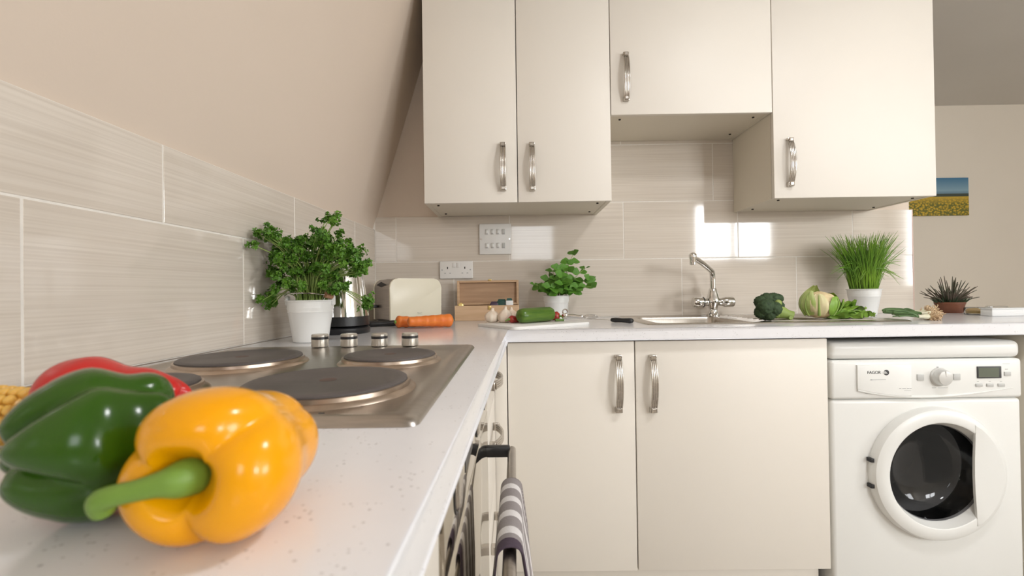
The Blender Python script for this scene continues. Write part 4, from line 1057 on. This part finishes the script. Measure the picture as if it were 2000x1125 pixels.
# chrome hand whisk tool
w0, w1 = at(1103, 622, -.315), at(1160, 628, -.345)
d = w1-w0; d.z = 0
t = thing('hand_whisk', 'chrome hand whisk with ball end lying on the board', 'whisk', (w0.x, w0.y, CT+BT), math.atan2(d.y, d.x))
obj('head', B().lathe([(.004, -.012), (.011, -.010), (.013, 0), (.011, .010), (.004, .012)], (0, 0, .0135), 'y', 24), chrome_m, t)
obj('ring', B().tube([(.002+.009*math.cos(a), 0, .030+.009*math.sin(a)) for a in [2*PI*i/20 for i in range(21)]], .0026, 8), chrome_m, t)
obj('grip', B().tube([(.008, 0, .0145), (.03, 0, .0140), (.055, 0, .0120), (.062, 0, .0115), (.066, 0, .011)], [.006, .0075, .0055, .008, .0065], 16), chrome_m, t)
for kk in range(6):
    a = PI*kk/6
    obj('wire', B().tube(catmull([(.064, 0, .011), (.085, .012*math.cos(a), .011+.009*math.sin(a)), (.112, .010*math.cos(a), .0105+.008*math.sin(a)), (.122, 0, .0105), (.112, -.010*math.cos(a), .0105-.008*math.sin(a)), (.085, -.012*math.cos(a), .011-.009*math.sin(a)), (.064, 0, .011)], 4), .0009, 6), chrome_m, t)

# ------------------------------------------------------------------ vegetables on the drainer
SZ = CT+.0058
def bumpy(p, s=18, amp=.10, seed=0):
    d_, _ = noise.voronoi(Vector(p)*s*.1+Vector((seed, 0, 0)))
    return 1+amp*(.55-d_[0]*1.1)
def broccoli():
    P0 = Vector((at(1505, 615, -.40).x, -.40, SZ))
    t = thing('broccoli_head', 'dark green broccoli head lying on the drainer', 'broccoli', P0)
    hd = at(1497, 600, -.40)-P0
    for k, (u, v, y, r) in enumerate(((1495, 600, -.42, .030), (1486, 590, -.405, .022), (1486, 610, -.41, .022), (1497, 584, -.40, .022), (1510, 585, -.395, .024), (1520, 583, -.385, .017), (1512, 603, -.425, .025), (1503, 616, -.42, .021), (1493, 616, -.40, .020), (1520, 598, -.40, .020), (1500, 598, -.365, .028), (1519, 592, -.415, .013), (1516, 614, -.41, .014))):
        c = at(u, v, y)-P0; c.z = max(c.z, r*.95)
        obj('floret', B().sphere(c, r, 4, lambda p: bumpy(p, 55, .20, k)*bumpy(p, 130, .09, k+5)), broc_m if k < 11 else brocs_m, t, smooth=80)
    s0, s1 = at(1510, 605, -.40)-P0, at(1547, 617, -.41)-P0
    obj('stalk', B().tube([tuple(s0), tuple(s0.lerp(s1, .4)), tuple(s0.lerp(s1, .75)), tuple(s1)], [.028, .0235, .0160, .0175], 14), brocs_m, t, smooth=70)
    s2 = at(1545, 624, -.425)-P0; s2.z = max(.007, s2.z)
    obj('stalk_branch', B().tube([tuple(s0.lerp(s1, .6)), tuple(s0.lerp(s1, .8)+Vector((0, -.006, -.010))), tuple(s2)], [.011, .009, .007], 10), brocs_m, t, smooth=70)
broccoli()
def cauliflower():
    P0 = Vector((at(1600, 615, -.40).x, -.40, SZ)); r = .058
    t = thing('cauliflower', 'cauliflower wrapped in pale green leaves on the drainer', 'cauliflower', P0)
    ctr = Vector((0, 0, r*.86))
    obj('curd', B().sphere(ctr, (r*.98, r*.9, r*.80), 5, lambda p: bumpy(p, 26, .12, 2)*bumpy(p, 80, .05, 7)), curd_m, t, smooth=80)
    rr = random.Random(2)
    def wrap(a, wid, top, lift, mt, bot=-.72, curl=0, label=None):
        def f(u, v):
            el = bot+(top-bot)*u; w_ = wid*(math.sin(PI*(.18+.72*u))**.7); az = a+(v-.5)*2*w_
            k = r*(1.06+lift*u*u+.022*math.sin(v*9+u*5+a)+.014*math.sin(v*31)*u - .05*math.exp(-((v-.5)/.06)**2)*0)
            p = ctr+Vector((k*math.cos(az)*math.cos(el), k*.94*math.sin(az)*math.cos(el), k*.86*math.sin(el)+curl*u**3))
            p.z = max(p.z, .0012); return p
        lf = obj('leaf', B().grid(f, 14, 17), mt, t, smooth=80)
        def mr(u):
            p = f(u, .5); q = (p-ctr).normalized(); return tuple(p+q*.0015)
        obj('midrib', B().tube([mr(i/8*.9) for i in range(9)], [.0050-.0040*i/8 for i in range(9)], 8, True, .6), pstem_m, lf, smooth=70)
    wrap(-PI/2+.55, .62, .55, .05, cleaf2_m); wrap(-PI/2-.55, .50, .80, .03, curdleaf_m); wrap(-PI/2-1.25, .55, .95, .06, cleaf_m, curl=.004); wrap(PI, .6, .9, .08, cleaf_m)
    wrap(PI/2, .8, 1.25, .12, cleaf_m, curl=.012); wrap(.15, .6, .75, .14, cleaf2_m); wrap(-.5, .4, .3, .25, cleaf2_m)
    # loose leaves trailing to the right
    for k, (u, v, y, ln, wd, ang) in enumerate(((1655, 618, -.36, .12, .040, .15), (1662, 610, -.30, .13, .042, .35), (1650, 622, -.42, .11, .030, -.10), (1668, 624, -.40, .09, .024, .05), (1648, 600, -.30, .10, .040, .55), (1690, 624, -.36, .06, .02, -.3))):
        c = at(u, v, y)-P0; c.z = max(c.z, .004); h0 = c.z
        def f(a, b_, c=c, ln=ln, wd=wd, ang=ang, h0=h0, k=k):
            w_ = wd*math.sin(PI*(.12+.80*a))**.8; s = (b_-.5)*2
            loc = Vector((-ln/2+ln*a, s*w_, 0)); z = h0*(.7+.6*math.sin(PI*a))-.0*a+.012*abs(s)**1.4+.006*math.sin(a*11+s*4+k)+.004*math.sin(b_*23)+.012*(1-abs(s))*(k < 2)
            q = Matrix.Rotation(ang, 3, 'Z') @ loc; return Vector((c.x+q.x, c.y+q.y, max(.0012, z+.003)))
        lf = obj('leaf', B().grid(f, 14, 11), cleaf2_m, t, smooth=80)
        obj('midrib', B().tube([tuple(f(i/8, .5)+Vector((0, 0, .001))) for i in range(9)], [.004-.003*i/8 for i in range(9)], 6), pstem_m, lf, smooth=70)
cauliflower()

# spring onions
rr_ = random.Random(13)
for k in range(6):
    y0 = -.468+.031*k; root = at(1820-2.5*k+rr_.uniform(-8, 8), 620, y0); root.z = CT+.010+.008*(k % 2)
    t = thing('spring_onion', 'spring onion with pale bulb and tan roots beside the drainer', 'spring onion', (root.x, root.y, CT), group='bunch of spring onions')
    L = .10; hz = root.z-CT+.004; ry = rr_.uniform(-.04, .04)
    d = Vector((-1, .10+ry, 0)).normalized()
    pb = Vector((0, 0, hz))
    obj('bulb', B().tube([tuple(pb+d*s) for s in (0, .006, .014, .022, .036)], [.004, .0088, .0085, .0062, .0055], 14), bulb_m, t, smooth=80)
    g = []; e0 = pb+d*.034
    for q in range(3):
        sw = rr_.uniform(-.008, .010); hh = rr_.uniform(.004, .022); ln = rr_.uniform(.055, .095)
        a = e0; bnd = e0+d*ln+Vector((0, sw, hh))
        if q == 0: pts_ = [a, e0+d*ln*.5+Vector((0, sw*.5, hh*.8)), bnd, bnd+d*.010+Vector((0, 0, -.006)), bnd-d*.03+Vector((0, -.012, -.008)), e0+d*.02+Vector((0, -.016, .002))]
        else: pts_ = [a, e0+d*ln*.5+Vector((0, sw*.5, hh*.5)), bnd+Vector((0, 0, -hh*.9))]
        for p_ in pts_: p_.z = max(.0078, p_.z)
        cp = catmull([tuple(p_) for p_ in pts_], 5)
        obj('leaf', B().tube(cp, [.0042-.0022*i/(len(cp)-1) for i in range(len(cp))], 8), onion_m, t, smooth=80)
    b = B()
    for q in range(80):
        dd = (-d*.8+rv(.8)).normalized(); e1 = pb+dd*rr_.uniform(.012, .030); e1.z = max(.0012, e1.z); e2 = e1+rv(.008); e2.z = max(.0012, e2.z)
        b.tube(catmull([tuple(pb-d*.001), tuple(e1), tuple(e2)], 3), .0015, 4, False)
    obj('roots', b, root_m, t, kind='stuff')
